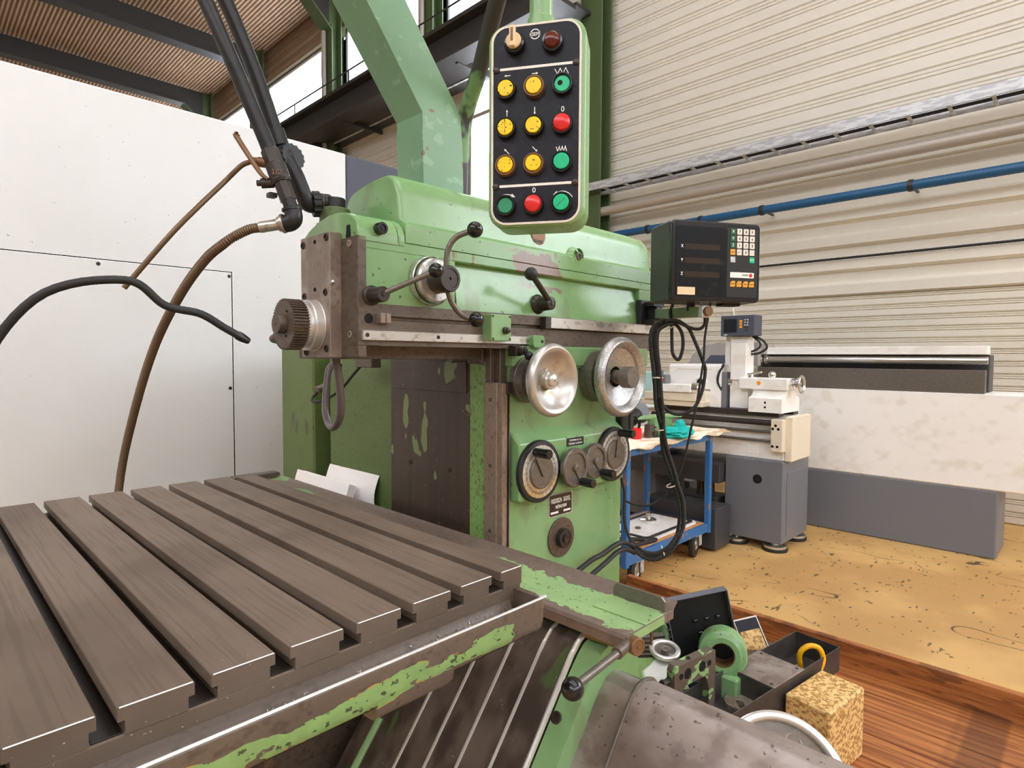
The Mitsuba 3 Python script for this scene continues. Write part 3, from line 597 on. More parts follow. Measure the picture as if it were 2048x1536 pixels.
# bent overhead arm
P(mm, 'overhead_arm', prism([(.758, 1.76), (.868, 1.76), (.868, 1.945), (.842, 1.985), (.50, 2.42), (.39, 2.42), (.755, 1.945)], 'y', 1.0, 1.09), 'green_arm', False)
P(mm, 'pendant_boom', tube([(.872, 1.015, 1.77), (.872, 1.01, 1.93), (.868, .99, 1.985), (.848, .93, 2.04), (.80, .83, 2.115), (.745, .71, 2.19), (.70, .61, 2.235), (.672, .575, 2.225), (.66, .572, 2.185), (.659, .572, 2.13)], .0165, 16, 8), 'boom')
mat('boom', lambda p, n, uv: mix(srgb(112, 146, 98), srgb(62, 60, 58), smoothstep(.38, .52, fbm(p.x * 30, p.y * 30, p.z * 20, 3) + .3 * smoothstep(2.0, 2.1, p.z) - .05)), .3)
# table
S = [(.482, .517), (.421, .468), (.357, .407), (.293, .343), (.228, .279)]
x = .215
while x > -.12: S.append((x - .051, x)); x -= .0635
ty0, ty1 = .491, 1.283
tab = P(mm, 'work_table', [cbox(-.15, .517, ty0, ty1, 1.128, 1.179, .002)], 'table_top')
for i, (a, b) in enumerate(S):
    ll, rr_ = a + .0045, (b - .0045 if i else b)
    pr = [(ll, 1.178), (rr_, 1.178), (rr_, 1.1885), (b, 1.1885), (b, 1.1984), (b - .0008, 1.1992), (a + .0008, 1.1992), (a, 1.1984), (a, 1.1885), (ll, 1.1885)]
    if i == 0: pr = [(ll, 1.178), (b, 1.178), (b, 1.1984), (b - .0008, 1.1992), (a + .0008, 1.1992), (a, 1.1984), (a, 1.1885), (ll, 1.1885)]
    P(tab, 'strip_edge', rod((a + .001, ty0 - .0003, 1.1988), (b - .001, ty0 - .0003, 1.1988), .0007, seg=6), 'steel_bright')  # bright rod stands in for the highlight along the worn chamfer
    P(tab, 'strip', prism(pr, 'y', ty0 - (.0 if i % 2 else .0006), ty1 - (.0 if i else .012)), 'table_top', False)
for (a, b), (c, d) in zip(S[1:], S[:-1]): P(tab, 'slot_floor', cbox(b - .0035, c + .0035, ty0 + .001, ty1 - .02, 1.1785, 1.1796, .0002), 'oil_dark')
# rim with chip gutter at the table's end
rp = [(.4905, 1.164), (.4875, 1.155), (.482, 1.1505), (.470, 1.150), (.458, 1.152), (.4525, 1.158), (.4510, 1.170), (.4495, 1.1745), (.4465, 1.1762), (.4435, 1.1748), (.4425, 1.170), (.4425, 1.150), (.4440, 1.143), (.449, 1.138), (.46, 1.136), (.492, 1.136)]
rim = P(mm, 'table_rim', [prism(rp, 'x', -.16, .497)], 'rim', 50)
P(rim, 'polished_edge', tube([(-.16, .4462, 1.1758), (.3, .4462, 1.1758), (.4965, .4462, 1.1758), (.5045, .4492, 1.1758), (.5083, .457, 1.1758)], .0016, 8, 4), 'steel_bright')
# rounded right corner of the rim: the outer wall turned round the corner
ang = np.linspace(0, math.pi / 2, 8); cw = []
outer = [(.0, 1.1762), (.003, 1.1748), (.004, 1.170), (.004, 1.150), (.0025, 1.143), (-.0025, 1.138), (-.0035, 1.145), (-.0045, 1.158), (-.004, 1.1745)]
cx_, cy_, R_ = .4965, .4585, .012
path = [(-1, 0)] + list(ang) ; V = []; 
cols = [(np.array([cx_ - .002, cy_ - R_]), np.array([0, -1.0]))] + [(np.array([cx_ + R_ * math.sin(a), cy_ - R_ * math.cos(a)]), np.array([math.sin(a), -math.cos(a)])) for a in ang] + [(np.array([cx_ + R_, .4925]), np.array([1.0, 0]))]
m_ = len(outer); V = []; F = []
for c0, nn in cols:
    for o, zz in outer: V.append([*(c0 + nn * o), zz])
for i in range(len(cols) - 1):
    for q in range(m_):
        a, b = i * m_ + q, i * m_ + (q + 1) % m_
        F += [[a, b + m_, b], [a, a + m_, b + m_]]
wl = trimesh.Trimesh(V, F, process=False); trimesh.repair.fix_normals(wl)
P(rim, 'corner', [wl, cbox(.49, .507, .455, .4925, 1.137, 1.151, .002)], 'rim', 50)
P(rim, 'bulge', prism([(.443, 1.150), (.4445, 1.134), (.452, 1.126), (.47, 1.124), (.49, 1.124), (.49, 1.150)], 'x', .285, .372, .0) , 'rim', 40)
rg = np.random.default_rng(3)
ch = []
for q in range(420):
    xx = rg.uniform(.2, .49) if q % 3 else rg.uniform(.42, .49); yy = rg.uniform(.457, .488); s_ = rg.uniform(.0004, .0013)
    m = trimesh.creation.box((s_ * 2.5, s_, s_ * .6)); m.apply_transform(trimesh.transformations.random_rotation_matrix(rg.random(3))); m.apply_translation((xx, yy, 1.1515 + .012 * max(0, (yy - .48) / .01) ** 2)); ch.append(m)
P(rim, 'swarf', ch, 'steel_bright', False, label='tiny metal chips in the gutter', kind='stuff')
# apron (chip tray) between table and column
P(mm, 'apron', [prism([(.700, 1.056), (.700, 1.040), (.7025, 1.040), (.7025, 1.0585), (.70, 1.056)], 'y', .462, 1.87),
                prism([(.698, 1.0555), (.701, 1.0605), (.826, 1.0605), (.842, 1.069), (.8435, 1.0675), (.829, 1.0565), (.703, 1.0555)], 'y', .462, 1.87), cbox(.70, .828, .4595, .463, 1.046, 1.0605, .001)], 'apron', 30)
P(mm, 'apron_plate', cbox(.748, .806, .460, .556, 1.0606, 1.0625, .0005), 'apron'); P(mm, 'apron_flange', prism([(.462, 1.0622), (.556, 1.0622), (.556, 1.078), (.550, 1.084), (.468, 1.084), (.462, 1.078)], 'x', .804, .8075), 'steel_grey'); P(mm, 'apron_edge', rod((.701, .4605, 1.0602), (.828, .4605, 1.0602), .0012, seg=8), 'steel_grey')
P(mm, 'table_end_cap', [prism(rrect(.690, .845, 1.055, 1.080, .012), 'y', 1.87, 1.90, .003)], 'steel_brown')
P(mm, 'saddle', [cbox(-.1, .50, .95, 1.25, 1.02, 1.128, .01), cbox(.40, .86, .95, 1.6, .6, 1.05, .01), cbox(.05, .50, .60, .96, 1.085, 1.128, .01)], 'steel_brown')
P(mm, 'knee', cbox(.30, .86, .9, 1.5, .1, .72, .02), 'steel_brown')
# telescopic way cover: slats on the slope, each lapping the next
prof = [(.80, 1.022), (.745, 1.031), (.725, 1.030), (.706, 1.024), (.692, 1.012), (.676, .995), (.578, .872), (.36, .598)]
ys = [.545, .601, .658, .716, .774, .838]
tc = P(mm, 'way_cover', prism([(a, b - .012) for a, b in prof] + [(.80, .55)], 'y', .53, .9), 'slat', 30)
for i in range(5):
    d = -.0022 * i
    shp = [(a, b + d) for a, b in prof] + [(a + .006, b + d - .010) for a, b in prof[::-1]]
    P(tc, 'slat', prism(shp, 'y', ys[i] + .004, ys[i + 1] + .004), 'slat', 30)
    edge = spline([(a, ys[i] + .002, b + d + .0012) for a, b in prof], 6)
    P(tc, 'slat_edge', tube(edge, .0032 if i else .0045, 8, 1), 'steel_bright')
P(mm, 'saddle_end', prism([(a, b - .004) for a, b in prof] + [(.80, .55)], 'y', .505, .541), 'green', 30)
P(mm, 'socket_plug', lathe([(.0085, 0), (.0085, .0025), (.0075, .003), (.0055, .003), (.005, .0005), (0, .0005)], (.6235, .523, .950), (-.78, 0, .62), 24), 'steel_dark')
P(mm, 'guide_rib', tube([(.545, .842, .845), (.36, .842, .61)], .006, 8, 2), 'green')
big = [(.775, .70), (.772, .93), (.766, .958), (.752, .976), (.735, .984), (.715, .980), (.698, .966), (.68, .945), (.578, .815), (.36, .53)]
bc = P(mm, 'sheet_cover', prism(big + [(.36, .5), (.775, .5)], 'y', .452, .505), 'cover_steel', 40)
P(bc, 'outer_sheet', prism([(a + (.004 if a > .74 else -.003), b + .004) for a, b in big] + [(.36, .5), (.775, .5)], 'y', -.35, .452), 'cover_steel', 40)
P(bc, 'edge_bead', tube(spline([(a + (.004 if a > .74 else -.003), .452, b + .005) for a, b in big], 5), .0028, 8, 1), 'steel_grey')
# lever under the apron's end
k = P(mm, 'table_lever', [lathe([(.0125, 0), (.0125, .012), (.0115, .013), (.0095, .013), (.009, .012), (.002, .012), (.0018, .014), (0, .0145)], (.712, .459, 1.046), (-.25, -1, .05), 32), rod((.712, .468, 1.044), (.712, .54, 1.04), .011)], 'brass')
P(k, 'socket', rod((.703, .462, 1.048), (.672, .458, 1.047), .0085), 'steel_brown')
P(k, 'rod', rod((.676, .458, 1.047), (.580, .454, 1.041), .0055), 'steel_grey'); P(k, 'ball_knob', ball((.571, .4535, 1.040), .0142), 'black_plastic', True)
# hoses of the machine below the ram
P(mm, 'hose', tube([(.548, .985, 1.45), (.556, .985, 1.40), (.566, 1.00, 1.345), (.572, 1.03, 1.318), (.582, 1.07, 1.315), (.60, 1.12, 1.34), (.63, 1.17, 1.385), (.66, 1.21, 1.425), (.70, 1.24, 1.43)], .0073, 12, 8), 'hose_grey')
mat('hose_grey', srgb(92, 80, 76), .35)
P(mm, 'cable', tube([(.88, 1.42, 1.44), (.86, 1.45, 1.40), (.84, 1.50, 1.35), (.82, 1.58, 1.32), (.84, 1.64, 1.33), (.90, 1.66, 1.37)], .004, 8, 8), 'rubber')
P(mm, 'junction', cbox(.86, .89, 1.36, 1.44, 1.42, 1.447, .002), 'steel_brown'); P(mm, 'fitting', rod((.885, 1.645, 1.36), (.855, 1.645, 1.35), .012), 'steel_brown')
# ================================================================ hanging control pendant
cp = thing('control_pendant', 'black fronted control pendant with coloured push buttons hanging above the milling machine', 'control panel')
cO, cX, cN = np.array([.640, .583, 1.775]), (.520, -.854, 0), (-.854, -.520, 0)
def C(m): return at(m, cO, cX, cN)
def slab(x0, x1, y0, y1, r, z0, z1, e):
    """rounded-rectangle block with rolled edges of radius e at the front (z1) and back (z0)."""
    pts = []
    for t in np.linspace(0, math.pi / 2, 5):
        ins = e * (1 - math.sin(t)); h = e * math.cos(t)
        for (a, b) in rrect(x0 + ins, x1 - ins, y0 + ins, y1 - ins, max(r - ins, .002), 7): pts.append((a, b, z1 - e + h)); 
    for t in np.linspace(0, math.pi / 2, 4):
        ins = e * 2 * (1 - math.sin(t)); h = e * 2 * math.cos(t)
        for (a, b) in rrect(x0 + ins, x1 - ins, y0 + ins, y1 - ins, max(r - ins, .002), 7): pts.append((a, b, z0 + e * 2 - h))
    return hull(pts)
P(cp, 'housing', C(slab(-.0705, .0695, -.1395, .147, .026, -.062, .0015, .006)), 'green', 30)
P(cp, 'bezel_rim', C(trimesh.creation.extrude_polygon(Polygon(rrect(-.0655, .0635, -.1355, .1435, .023, 8), [rrect(-.0625, .0605, -.1325, .1405, .020, 8)]), .0030, engine='earcut')), 'off_white', False)
P(cp, 'face_plate', C(flat(rrect(-.0626, .0606, -.1326, .1406, .020, 8), .0022)), 'panel_black', False)
zf = .0022
def CP(m, m2=zf): m = m.copy(); m.apply_translation((0, 0, m2)); return C(m)
for y in (.0835, -.0805):
    P(cp, 'dividing_line', CP(flat([(-.053, y - .0018), (.051, y - .0018), (.051, y + .0018), (-.053, y + .0018)], .0004)), 'white_print', False)
    for x in (-.0585, .0560):
        P(cp, 'screw', [CP(lathe([(.0047, 0), (.0045, .0018), (.003, .0026), (0, .0028)], (x, y, 0), (0, 0, 1), 20))], 'steel_dark')
bx, by = (-.043, -.0025, .0375), (.054, 0., -.0525, -.109)
def button(i, j, ring, cap, style='flat'):
    x, y = bx[i], by[j]
    k = P(cp, 'push_button', CP(lathe([(.0150, 0), (.0150, .007), (.0143, .0088), (.0128, .0088), (.0118, .0066), (.0110, .006)], (x, y, 0), (0, 0, 1), 36)), ring)
    if style == 'dome':
        m = lathe([(.0122, .004), (.0122, .010), (.0105, .013), (.006, .0148), (0, .0152)], (x, y, 0), (0, 0, 1), 32)
    elif style == 'sunk':
        m = lathe([(.0108, .003), (.0108, .0058), (.0102, .0064), (0, .0064)], (x, y, 0), (0, 0, 1), 32)
    else:
        m = lathe([(.0112, .003), (.0112, .0092), (.0104, .0100), (0, .0100)], (x, y, 0), (0, 0, 1), 32)
    P(k, 'cap', CP(m), cap)
    return k
for i, j, ring, cap, st in ((0, 0, 'black_plastic', 'yellow', 'flat'), (1, 0, 'brass', 'yellow', 'flat'), (2, 0, 'black_plastic', 'btn_green', 'sunk'), (0, 1, 'black_plastic', 'yellow', 'flat'), (1, 1, 'black_plastic', 'yellow', 'flat'),
                         (2, 1, 'black_plastic', 'btn_red', 'dome'), (0, 2, 'brass', 'yellow', 'flat'), (1, 2, 'brass', 'yellow', 'flat'), (2, 2, 'black_plastic', 'btn_green', 'flat'), (0, 3, 'black_plastic', 'btn_green_dull', 'sunk'),
                         (1, 3, 'black_plastic', 'btn_red', 'dome'), (2, 3, 'black_plastic', 'btn_green', 'flat')):
    k = button(i, j, ring, cap, st)
    if (i, j) == (2, 0): P(k, 'hole', CP(lathe([(.0036, .0064), (.0034, .0067), (0, .0067)], (bx[i] - .003, by[j] + .001, 0), (0, 0, 1), 20)), 'hole')
    if (i, j) == (0, 1): P(k, 'crack', CP(strip([(-.0005, -.010), (0, -.004), (.0002, .0095)], .0005, .0002), zf + .0101) if False else at(strip([(bx[i] - .0005, by[j] - .0095), (bx[i] + .0003, by[j] - .003), (bx[i] - .0002, by[j] + .0095)], .0005, .0102), cO + np.array(cN) * zf, cX, cN), 'hole', False)
    if (i, j) == (2, 3): P(k, 'scratch', at(strip([(bx[i] - .0065, by[j] - .006), (bx[i] + .006, by[j] + .0055)], .0006, .0102), cO + np.array(cN) * zf, cX, cN), 'steel_dark', False)
k = P(cp, 'selector_switch', CP(lathe([(.0150, 0), (.0150, .007), (.0140, .0095), (.0112, .0105), (.0112, .012), (0, .012)], (-.0304, .116, 0), (0, 0, 1), 36)), 'black_plastic')
P(k, 'dial', CP(lathe([(.0108, .0115), (.0108, .0145), (.0098, .0155), (0, .0155)], (-.0304, .116, 0), (0, 0, 1), 32)), 'cream')
P(k, 'grip', CP(prism([(-.0344, .1035), (-.0264, .1035), (-.0264, .1315), (-.0344, .1315)], 'z', .0150, .0245, .0012)), 'cream')
P(k, 'grip_slot', CP(prism([(-.0322, .110), (-.0286, .110), (-.0286, .128), (-.0322, .128)], 'z', .0243, .0248, .0002)), 'brass')
k = P(cp, 'indicator_lamp', CP(lathe([(.0150, 0), (.0150, .006), (.0142, .0085), (.0115, .0090), (.0112, .0075)], (.0234, .113, 0), (0, 0, 1), 36)), 'black_plastic')
P(k, 'lens', CP(lathe([(.0111, .004), (.0111, .010), (.0098, .0135), (.006, .0155), (0, .0162)], (.0234, .113, 0), (0, 0, 1), 32)), 'lens_red')
sym = []
def arrow(x, y, a, L=.009, w=.0011):
    c, s = math.cos(math.radians(a)), math.sin(math.radians(a)); f = lambda u, v: (x + u * c - v * s, y + u * s + v * c)
    return flat([f(-L / 2, -w / 2), (f(L / 2 - .003, -w / 2)), f(L / 2 - .003, -.0018), f(L / 2, 0), f(L / 2 - .003, .0018), f(L / 2 - .003, w / 2), f(-L / 2, w / 2)], .0004)
sym += [arrow(-.0422, .0745, 180), arrow(-.0020, .0740, 0), arrow(-.0425, .0225, 90, .0095), arrow(-.0022, .0225, -90, .0105), arrow(-.0425, -.0315, 135, .0105), arrow(-.0015, -.0310, -45, .0105)]
def zig(x, y, w, h, n, t=.0010):
    return strip([(x - w / 2 + w * k / (2 * n), y + (h / 2 if k % 2 == 0 else -h / 2)) for k in range(2 * n)] , t, .0004)
sym += [zig(.0375, .0735, .023, .0078, 3), zig(.0375, -.0335, .017, .0068, 4, .0011)]
sym += [text('0', .0068, .0004, True, .0046, .0376, .0215), text('0', .0068, .0004, True, .0046, -.0025, -.0880)]
for sgn, x in ((1, -.0425), (-1, .0380)):
    arc = [(x + sgn * .0165 * math.cos(math.radians(a)), -.1095 + .0175 * math.sin(math.radians(a))) for a in np.linspace(150, 62, 12)]
    sym.append(strip(arc, .0012, .0004)); e = np.array(arc[-1]); d = e - np.array(arc[-2]); d /= np.linalg.norm(d); q = np.array([-d[1], d[0]])
    sym.append(flat([e + q * .0028 - d * .001, e - q * .0028 - d * .001, e + d * .006], .0004))
[P(cp, 'symbol', CP(m), 'white_print', False) for m in sym]
ringm = trimesh.creation.extrude_polygon(Polygon([(.0072 * math.cos(t), .0072 * math.sin(t)) for t in np.linspace(0, 2 * math.pi, 33)[:-1]], [[(.0060 * math.cos(t), .0060 * math.sin(t)) for t in np.linspace(0, 2 * math.pi, 33)[:-1]]]), .0004, engine='earcut')
ringm = trimesh.creation.extrude_polygon(Polygon([(.0072 * math.cos(t), .0072 * math.sin(t)) for t in np.linspace(0, 2 * math.pi, 33)[:-1]]).difference(Polygon([(.0059 * math.cos(t), .0059 * math.sin(t)) for t in np.linspace(0, 2 * math.pi, 33)[:-1]])).difference(Polygon([(-.01, -.0031), (.01, -.0031), (.01, .0031), (-.01, .0031)])).geoms[0], .0004, engine='earcut')
r2 = ringm.copy(); r2.apply_transform(np.diag([1., -1, 1, 1])); r2.invert()
lgm = [ringm, r2, text('KIEPE', .0046, .0004, True, .0148, 0, 0)]
for m in lgm: m.apply_translation((-.0023, .128, 0))
P(cp, 'maker_logo', [CP(m) for m in lgm], 'white_print', False)
top = cO + np.array([0, 0, .147]) - np.array(cN) * .03
P(cp, 'hanger_collar', lathe([(.0235, -.004), (.0235, .004), (.0205, .006), (.0195, .016), (.0175, .018)], top, (0, 0, 1), 32), 'green')
P(cp, 'hanger_pipe', rod(top + [0, 0, .012], top + [0, 0, .24], .0168, seg=28), 'green')

# ================================================================ digital readout on its arm
dr_ = thing('digital_readout', 'large black digital readout with X, Y and Z windows on a green arm', 'display')
dO, dX, dN = np.array([1.359, .66, 1.678]), (.859, -.512, 0), (-.512, -.859, 0)
def D_(m, z=0.):
    m = m.copy(); m.apply_translation((0, 0, z)); return at(m, dO, dX, dN)
P(dr_, 'case', D_(slab(-.1185, .1185, -.0945, .0925, .006, -.102, -.012, .002)), 'case_grey', 30)
mat('case_grey', srgb(62, 64, 62), .45); mat('readout_black', lambda p, n, uv: mix(srgb(26, 27, 28), srgb(58, 58, 58), .4 * smoothstep(.6, .85, fbm(p.x * 40, p.y * 40, p.z * 40, 3))), .4, spec=.15)
mat('readout_panel', srgb(54, 53, 52), .45, spec=.2); mat('readout_window', srgb(56, 46, 36), .4, spec=.15); mat('key_white', srgb(226, 220, 208), .4); mat('key_green', srgb(30, 92, 52), .4); mat('key_orange', srgb(240, 164, 44), .4); mat('fagor_red', srgb(206, 40, 44), .4)
P(dr_, 'front_frame', D_(slab(-.1185, .1180, -.0945, .0925, .010, -.016, .003, .003)), 'black_plastic', 30)
P(dr_, 'display_panel', D_(flat(rrect(-.1085, .0235, -.0825, .0785, .003), .0012), .003), 'readout_black', False)
P(dr_, 'key_panel', D_(flat(rrect(.0265, .1105, -.0825, .0790, .002), .0010), .003), 'readout_panel', False)
for y, s in ((.0315, 'X'), (-.0005, 'Y'), (-.0325, 'Z')):
    P(dr_, 'axis_window', D_(flat([(-.085, y - .0065), (.0065, y - .0065), (.0065, y + .0065), (-.085, y + .0065)], .0003), .0042), 'readout_window', False)
    P(dr_, 'axis_letter', D_(text(s, .0068, .0003, True, None, -.0928, y + .0005), .0042), 'white_print', False)
kx, ky = (.0415, .059, .0765, .0937), (.0723, .056, .040, .0238)
lab = (('X', '7', '8', '9'), ('Y', '4', '5', '6'), ('Z', '1', '2', '3'), ('INCH', '+/-', '0', '.'))
def key(x, y, m, s, w=.0066, h=.0068, tc='black_matt', poly=None):
    k = P(dr_, 'key', D_(flat(poly or rrect(x - w, x + w, y - h, y + h, .0012, 3), .0012), .004), m, False)
    if s: P(k, 'legend', D_(text(s, .0058 if len(s) < 3 else .0030, .0003, True, None if len(s) < 3 else .0105, x, y), .0052), tc, False)
for r in range(4):
    for c in range(4):
        m = 'key_orange' if (r == 3 and c == 0) else ('key_green' if c == 0 else 'key_white')
        key(kx[c], ky[r], m, lab[r][c], tc='white_print' if (c == 0 and r < 3) else 'black_matt')
key(.042, .0062, 'galvanized', 'F', tc='white_print'); key(.094, .0066, 'btn_green', 'ENT', tc='white_print')
for c in range(4):
    x, y = .0425 + .0172 * c, -.0512
    key(x, y, 'key_orange', ('REF', '1/2', 'abs', 'tool')[c], poly=[(x - .0066, y - .0068), (x + .0066, y - .0068), (x + .0066, y + .0068), (x - .002, y + .0068), (x - .0066, y + .002)])
k = P(dr_, 'name_strip', D_(flat(rrect(.0355, .1005, -.0365, -.0235, .001), .0006), .004), 'white_print', False)
P(k, 'lettering', D_(text('FAGOR', .0042, .0003, True, .0165, .0765, -.0298), .0046), 'black_matt', False)
P(k, 'emblem', D_(lathe([(.0047, 0), (.0047, .0004), (0, .0004)], (.0915, -.0300, .0046), (0, 0, 1), 28)), 'fagor_red')
P(dr_, 'sticker', D_(flat(rrect(-.1035, -.0575, -.0805, -.0625, .001), .0004), .0042), 'cream', False)
P(dr_, 'foot', D_(cbox(.04, .09, -.1005, -.0945, -.06, -.03, .001)), 'black_matt')
P(dr_, 'post', [rod((1.371, .730, 1.566), (1.371, .730, 1.590), .010)], 'black_matt')
aX = np.array([-.30, -.954, 0.]) * 1.; aS = np.array([1.428, .862, 1.567]); aE = np.array([1.358, .690, 1.5615])
u_ = (aE - aS) / np.linalg.norm(aE - aS)
P(dr_, 'arm', at(cbox(0, np.linalg.norm(aE - aS), -.012, .012, -.0125, .0125, .0012), aS, u_, (0, 0, 1)), 'arm_green')
mat('arm_green', srgb(122, 142, 112), .4)
P(dr_, 'arm_end', at(cbox(-.004, .012, -.0122, .0122, -.0145, .0145, .002), aE, u_, (0, 0, 1)), 'galvanized')
P(dr_, 'clamp_screw', rod(aE + u_ * .006 + [-.0, -.0, 0], aE + u_ * .022, .0115), 'brass')
P(dr_, 'clamp', [prism([(1.376, 1.535), (1.455, 1.535), (1.455, 1.603), (1.376, 1.603)], 'y', .876, .893, .002), cbox(1.398, 1.452, .85, .877, 1.586, 1.598, .001), cbox(1.398, 1.452, .85, .877, 1.541, 1.552, .001), cbox(1.412, 1.44, .85, .877, 1.552, 1.586, .001)], 'black_matt')
# ================================================================ its cables
A = [(1.346, .779, 1.543), (1.337, .792, 1.542), (1.325, .809, 1.523), (1.324, .813, 1.493), (1.328, .812, 1.457), (1.333, .810, 1.425), (1.338, .808, 1.382), (1.341, .806, 1.339), (1.348, .803, 1.307), (1.356, .798, 1.273), (1.363, .793, 1.237), (1.373, .786, 1.197), (1.385, .777, 1.157), (1.392, .772, 1.124), (1.403, .764, 1.088), (1.409, .761, 1.047), (1.409, .763, 1.005), (1.401, .774, .968), (1.389, .789, .940), (1.371, .812, .923), (1.355, .834, .924), (1.343, .852, .936), (1.336, .865, .953)]
A2 = [(1.365, .780, 1.539), (1.357, .794, 1.538), (1.345, .811, 1.523), (1.344, .815, 1.494), (1.348, .814, 1.457), (1.354, .812, 1.425), (1.358, .810, 1.381), (1.362, .809, 1.338), (1.369, .805, 1.305), (1.371, .804, 1.271), (1.374, .806, 1.235), (1.382, .802, 1.194), (1.394, .792, 1.153), (1.402, .787, 1.120), (1.413, .780, 1.088), (1.419, .776, 1.046), (1.419, .779, 1.003), (1.415, .787, .972), (1.403, .803, .943), (1.384, .826, .926), (1.368, .848, .927), (1.356, .867, .939), (1.349, .880, .956)]
A3 = [(1.348, .762, 1.533), (1.339, .775, 1.532), (1.327, .792, 1.517), (1.327, .796, 1.488), (1.331, .795, 1.452), (1.336, .793, 1.420), (1.340, .791, 1.378), (1.344, .789, 1.335), (1.349, .788, 1.303), (1.352, .788, 1.274), (1.357, .785, 1.238), (1.366, .778, 1.199), (1.378, .769, 1.158), (1.386, .764, 1.126), (1.396, .757, 1.094), (1.402, .754, 1.054), (1.402, .756, 1.011), (1.392, .770, .988), (1.380, .786, .960), (1.362, .809, .943), (1.346, .830, .944), (1.334, .848, .956), (1.327, .861, .973)]
B = [(1.333, .778, 1.542), (1.354, .760, 1.543), (1.371, .746, 1.533), (1.382, .738, 1.521), (1.392, .729, 1.494), (1.404, .718, 1.457), (1.414, .711, 1.427), (1.416, .711, 1.415), (1.415, .714, 1.383), (1.411, .720, 1.353), (1.404, .729, 1.329), (1.393, .744, 1.312), (1.377, .764, 1.307), (1.363, .782, 1.315), (1.355, .794, 1.332), (1.350, .805, 1.355)]
Cc = [(1.329, .795, 1.534), (1.336, .793, 1.538), (1.354, .779, 1.540), (1.371, .766, 1.531), (1.382, .758, 1.510), (1.386, .757, 1.479), (1.384, .763, 1.451), (1.381, .770, 1.446), (1.377, .780, 1.461), (1.379, .784, 1.489), (1.383, .788, 1.535), (1.385, .793, 1.566), (1.393, .791, 1.588)]
Dd = [(1.395, .689, 1.592), (1.396, .696, 1.551), (1.397, .704, 1.499), (1.401, .708, 1.447), (1.402, .716, 1.394), (1.405, .722, 1.362), (1.404, .731, 1.308), (1.405, .740, 1.274), (1.407, .747, 1.243), (1.406, .757, 1.199), (1.405, .767, 1.163), (1.400, .782, 1.126), (1.391, .800, 1.092), (1.381, .821, 1.071), (1.366, .846, 1.060), (1.350, .875, 1.062), (1.344, .893, 1.068)]
E_ = [(1.314, .861, 1.309), (1.312, .863, 1.296), (1.311, .863, 1.254), (1.301, .874, 1.230), (1.297, .878, 1.219), (1.296, .880, 1.187), (1.298, .878, 1.143), (1.303, .870, 1.100), (1.302, .870, 1.046), (1.306, .866, 1.007), (1.314, .856, .974), (1.326, .845, .945), (1.337, .835, .932)]
F_ = [(1.374, .693, 1.550), (1.380, .696, 1.535), (1.380, .705, 1.523), (1.376, .718, 1.521), (1.370, .734, 1.526), (1.361, .754, 1.537), (1.355, .770, 1.543)]
H1 = [(1.349, .880, .956), (1.340, .870, .953), (1.322, .853, .960), (1.290, .848, .974), (1.259, .842, .986), (1.224, .841, .988), (1.177, .847, .974), (1.135, .852, .966), (1.060, .870, .93), (1.0, .885, .90)]
H2 = [(1.336, .865, .945), (1.323, .851, .943), (1.293, .849, .958), (1.264, .846, .966), (1.233, .844, .966), (1.198, .846, .953), (1.162, .849, .940), (1.10, .862, .91), (1.03, .882, .87)]
for pts, r, lb in ((A, .0052, 'black corrugated cable conduit, left strand of the tied bundle hanging below the readout'), (A2, .0052, 'black corrugated cable conduit, right strand of the tied bundle hanging below the readout'),
                   (A3, .0050, 'black corrugated cable conduit, front strand of the tied bundle hanging below the readout'), (B, .0048, 'black corrugated conduit in one large loop right of the tied bundle'),
                   (Cc, .0047, 'short loop of black corrugated conduit just below the readout arm'), (E_, .0040, 'thin black corrugated conduit running down the right edge of the green column')):
    one('cable_conduit', corr(pts, r, .0042), 'rubber', lb, 'cable', smooth=False)
one('cable', tube(Dd, .0029, 8, 8), 'rubber', 'thin smooth black cable hanging from the readout and crossing the bundle', 'cable')
one('cable', tube(F_, .0040, 8, 8), 'rubber', 'short black cable curving under the end of the readout arm', 'cable')
one('hose', tube(H1, .0062, 10, 8), 'rubber', 'upper of two black hoses at the foot of the green column', 'hose'); one('hose', tube(H2, .0062, 10, 8), 'rubber', 'lower of two black hoses at the foot of the green column', 'hose')
for i, (c, rr) in enumerate((((1.341, .801, 1.400), .0125), ((1.354, .798, 1.268), .0125), ((1.390, .785, 1.120), .0125), ((1.385, .803, .945), .013))):
    one('cable_tie', lathe([(rr, -.0015), (rr + .0008, -.0015), (rr + .0008, .0015), (rr, .0015)], c, [(0, 0, 1), (.2, -.05, -1), (.3, -.2, -1), (-.5, .7, -.3)][i], 24), 'off_white', ['white cable tie around the bundle, topmost of the lower three', 'white cable tie around the bundle beside the red cup', 'white cable tie where the thin cable crosses the bundle', 'cable tie at the lowest bend of the bundle'][i], 'cable tie')
one('wire_tie', tube([(1.376, .80, 1.590), (1.384, .775, 1.583), (1.392, .768, 1.560), (1.384, .768, 1.543), (1.366, .778, 1.527), (1.352, .79, 1.520)], .0014, 6, 6), 'off_white', 'white wire loop holding the conduits to the readout arm', 'tie')

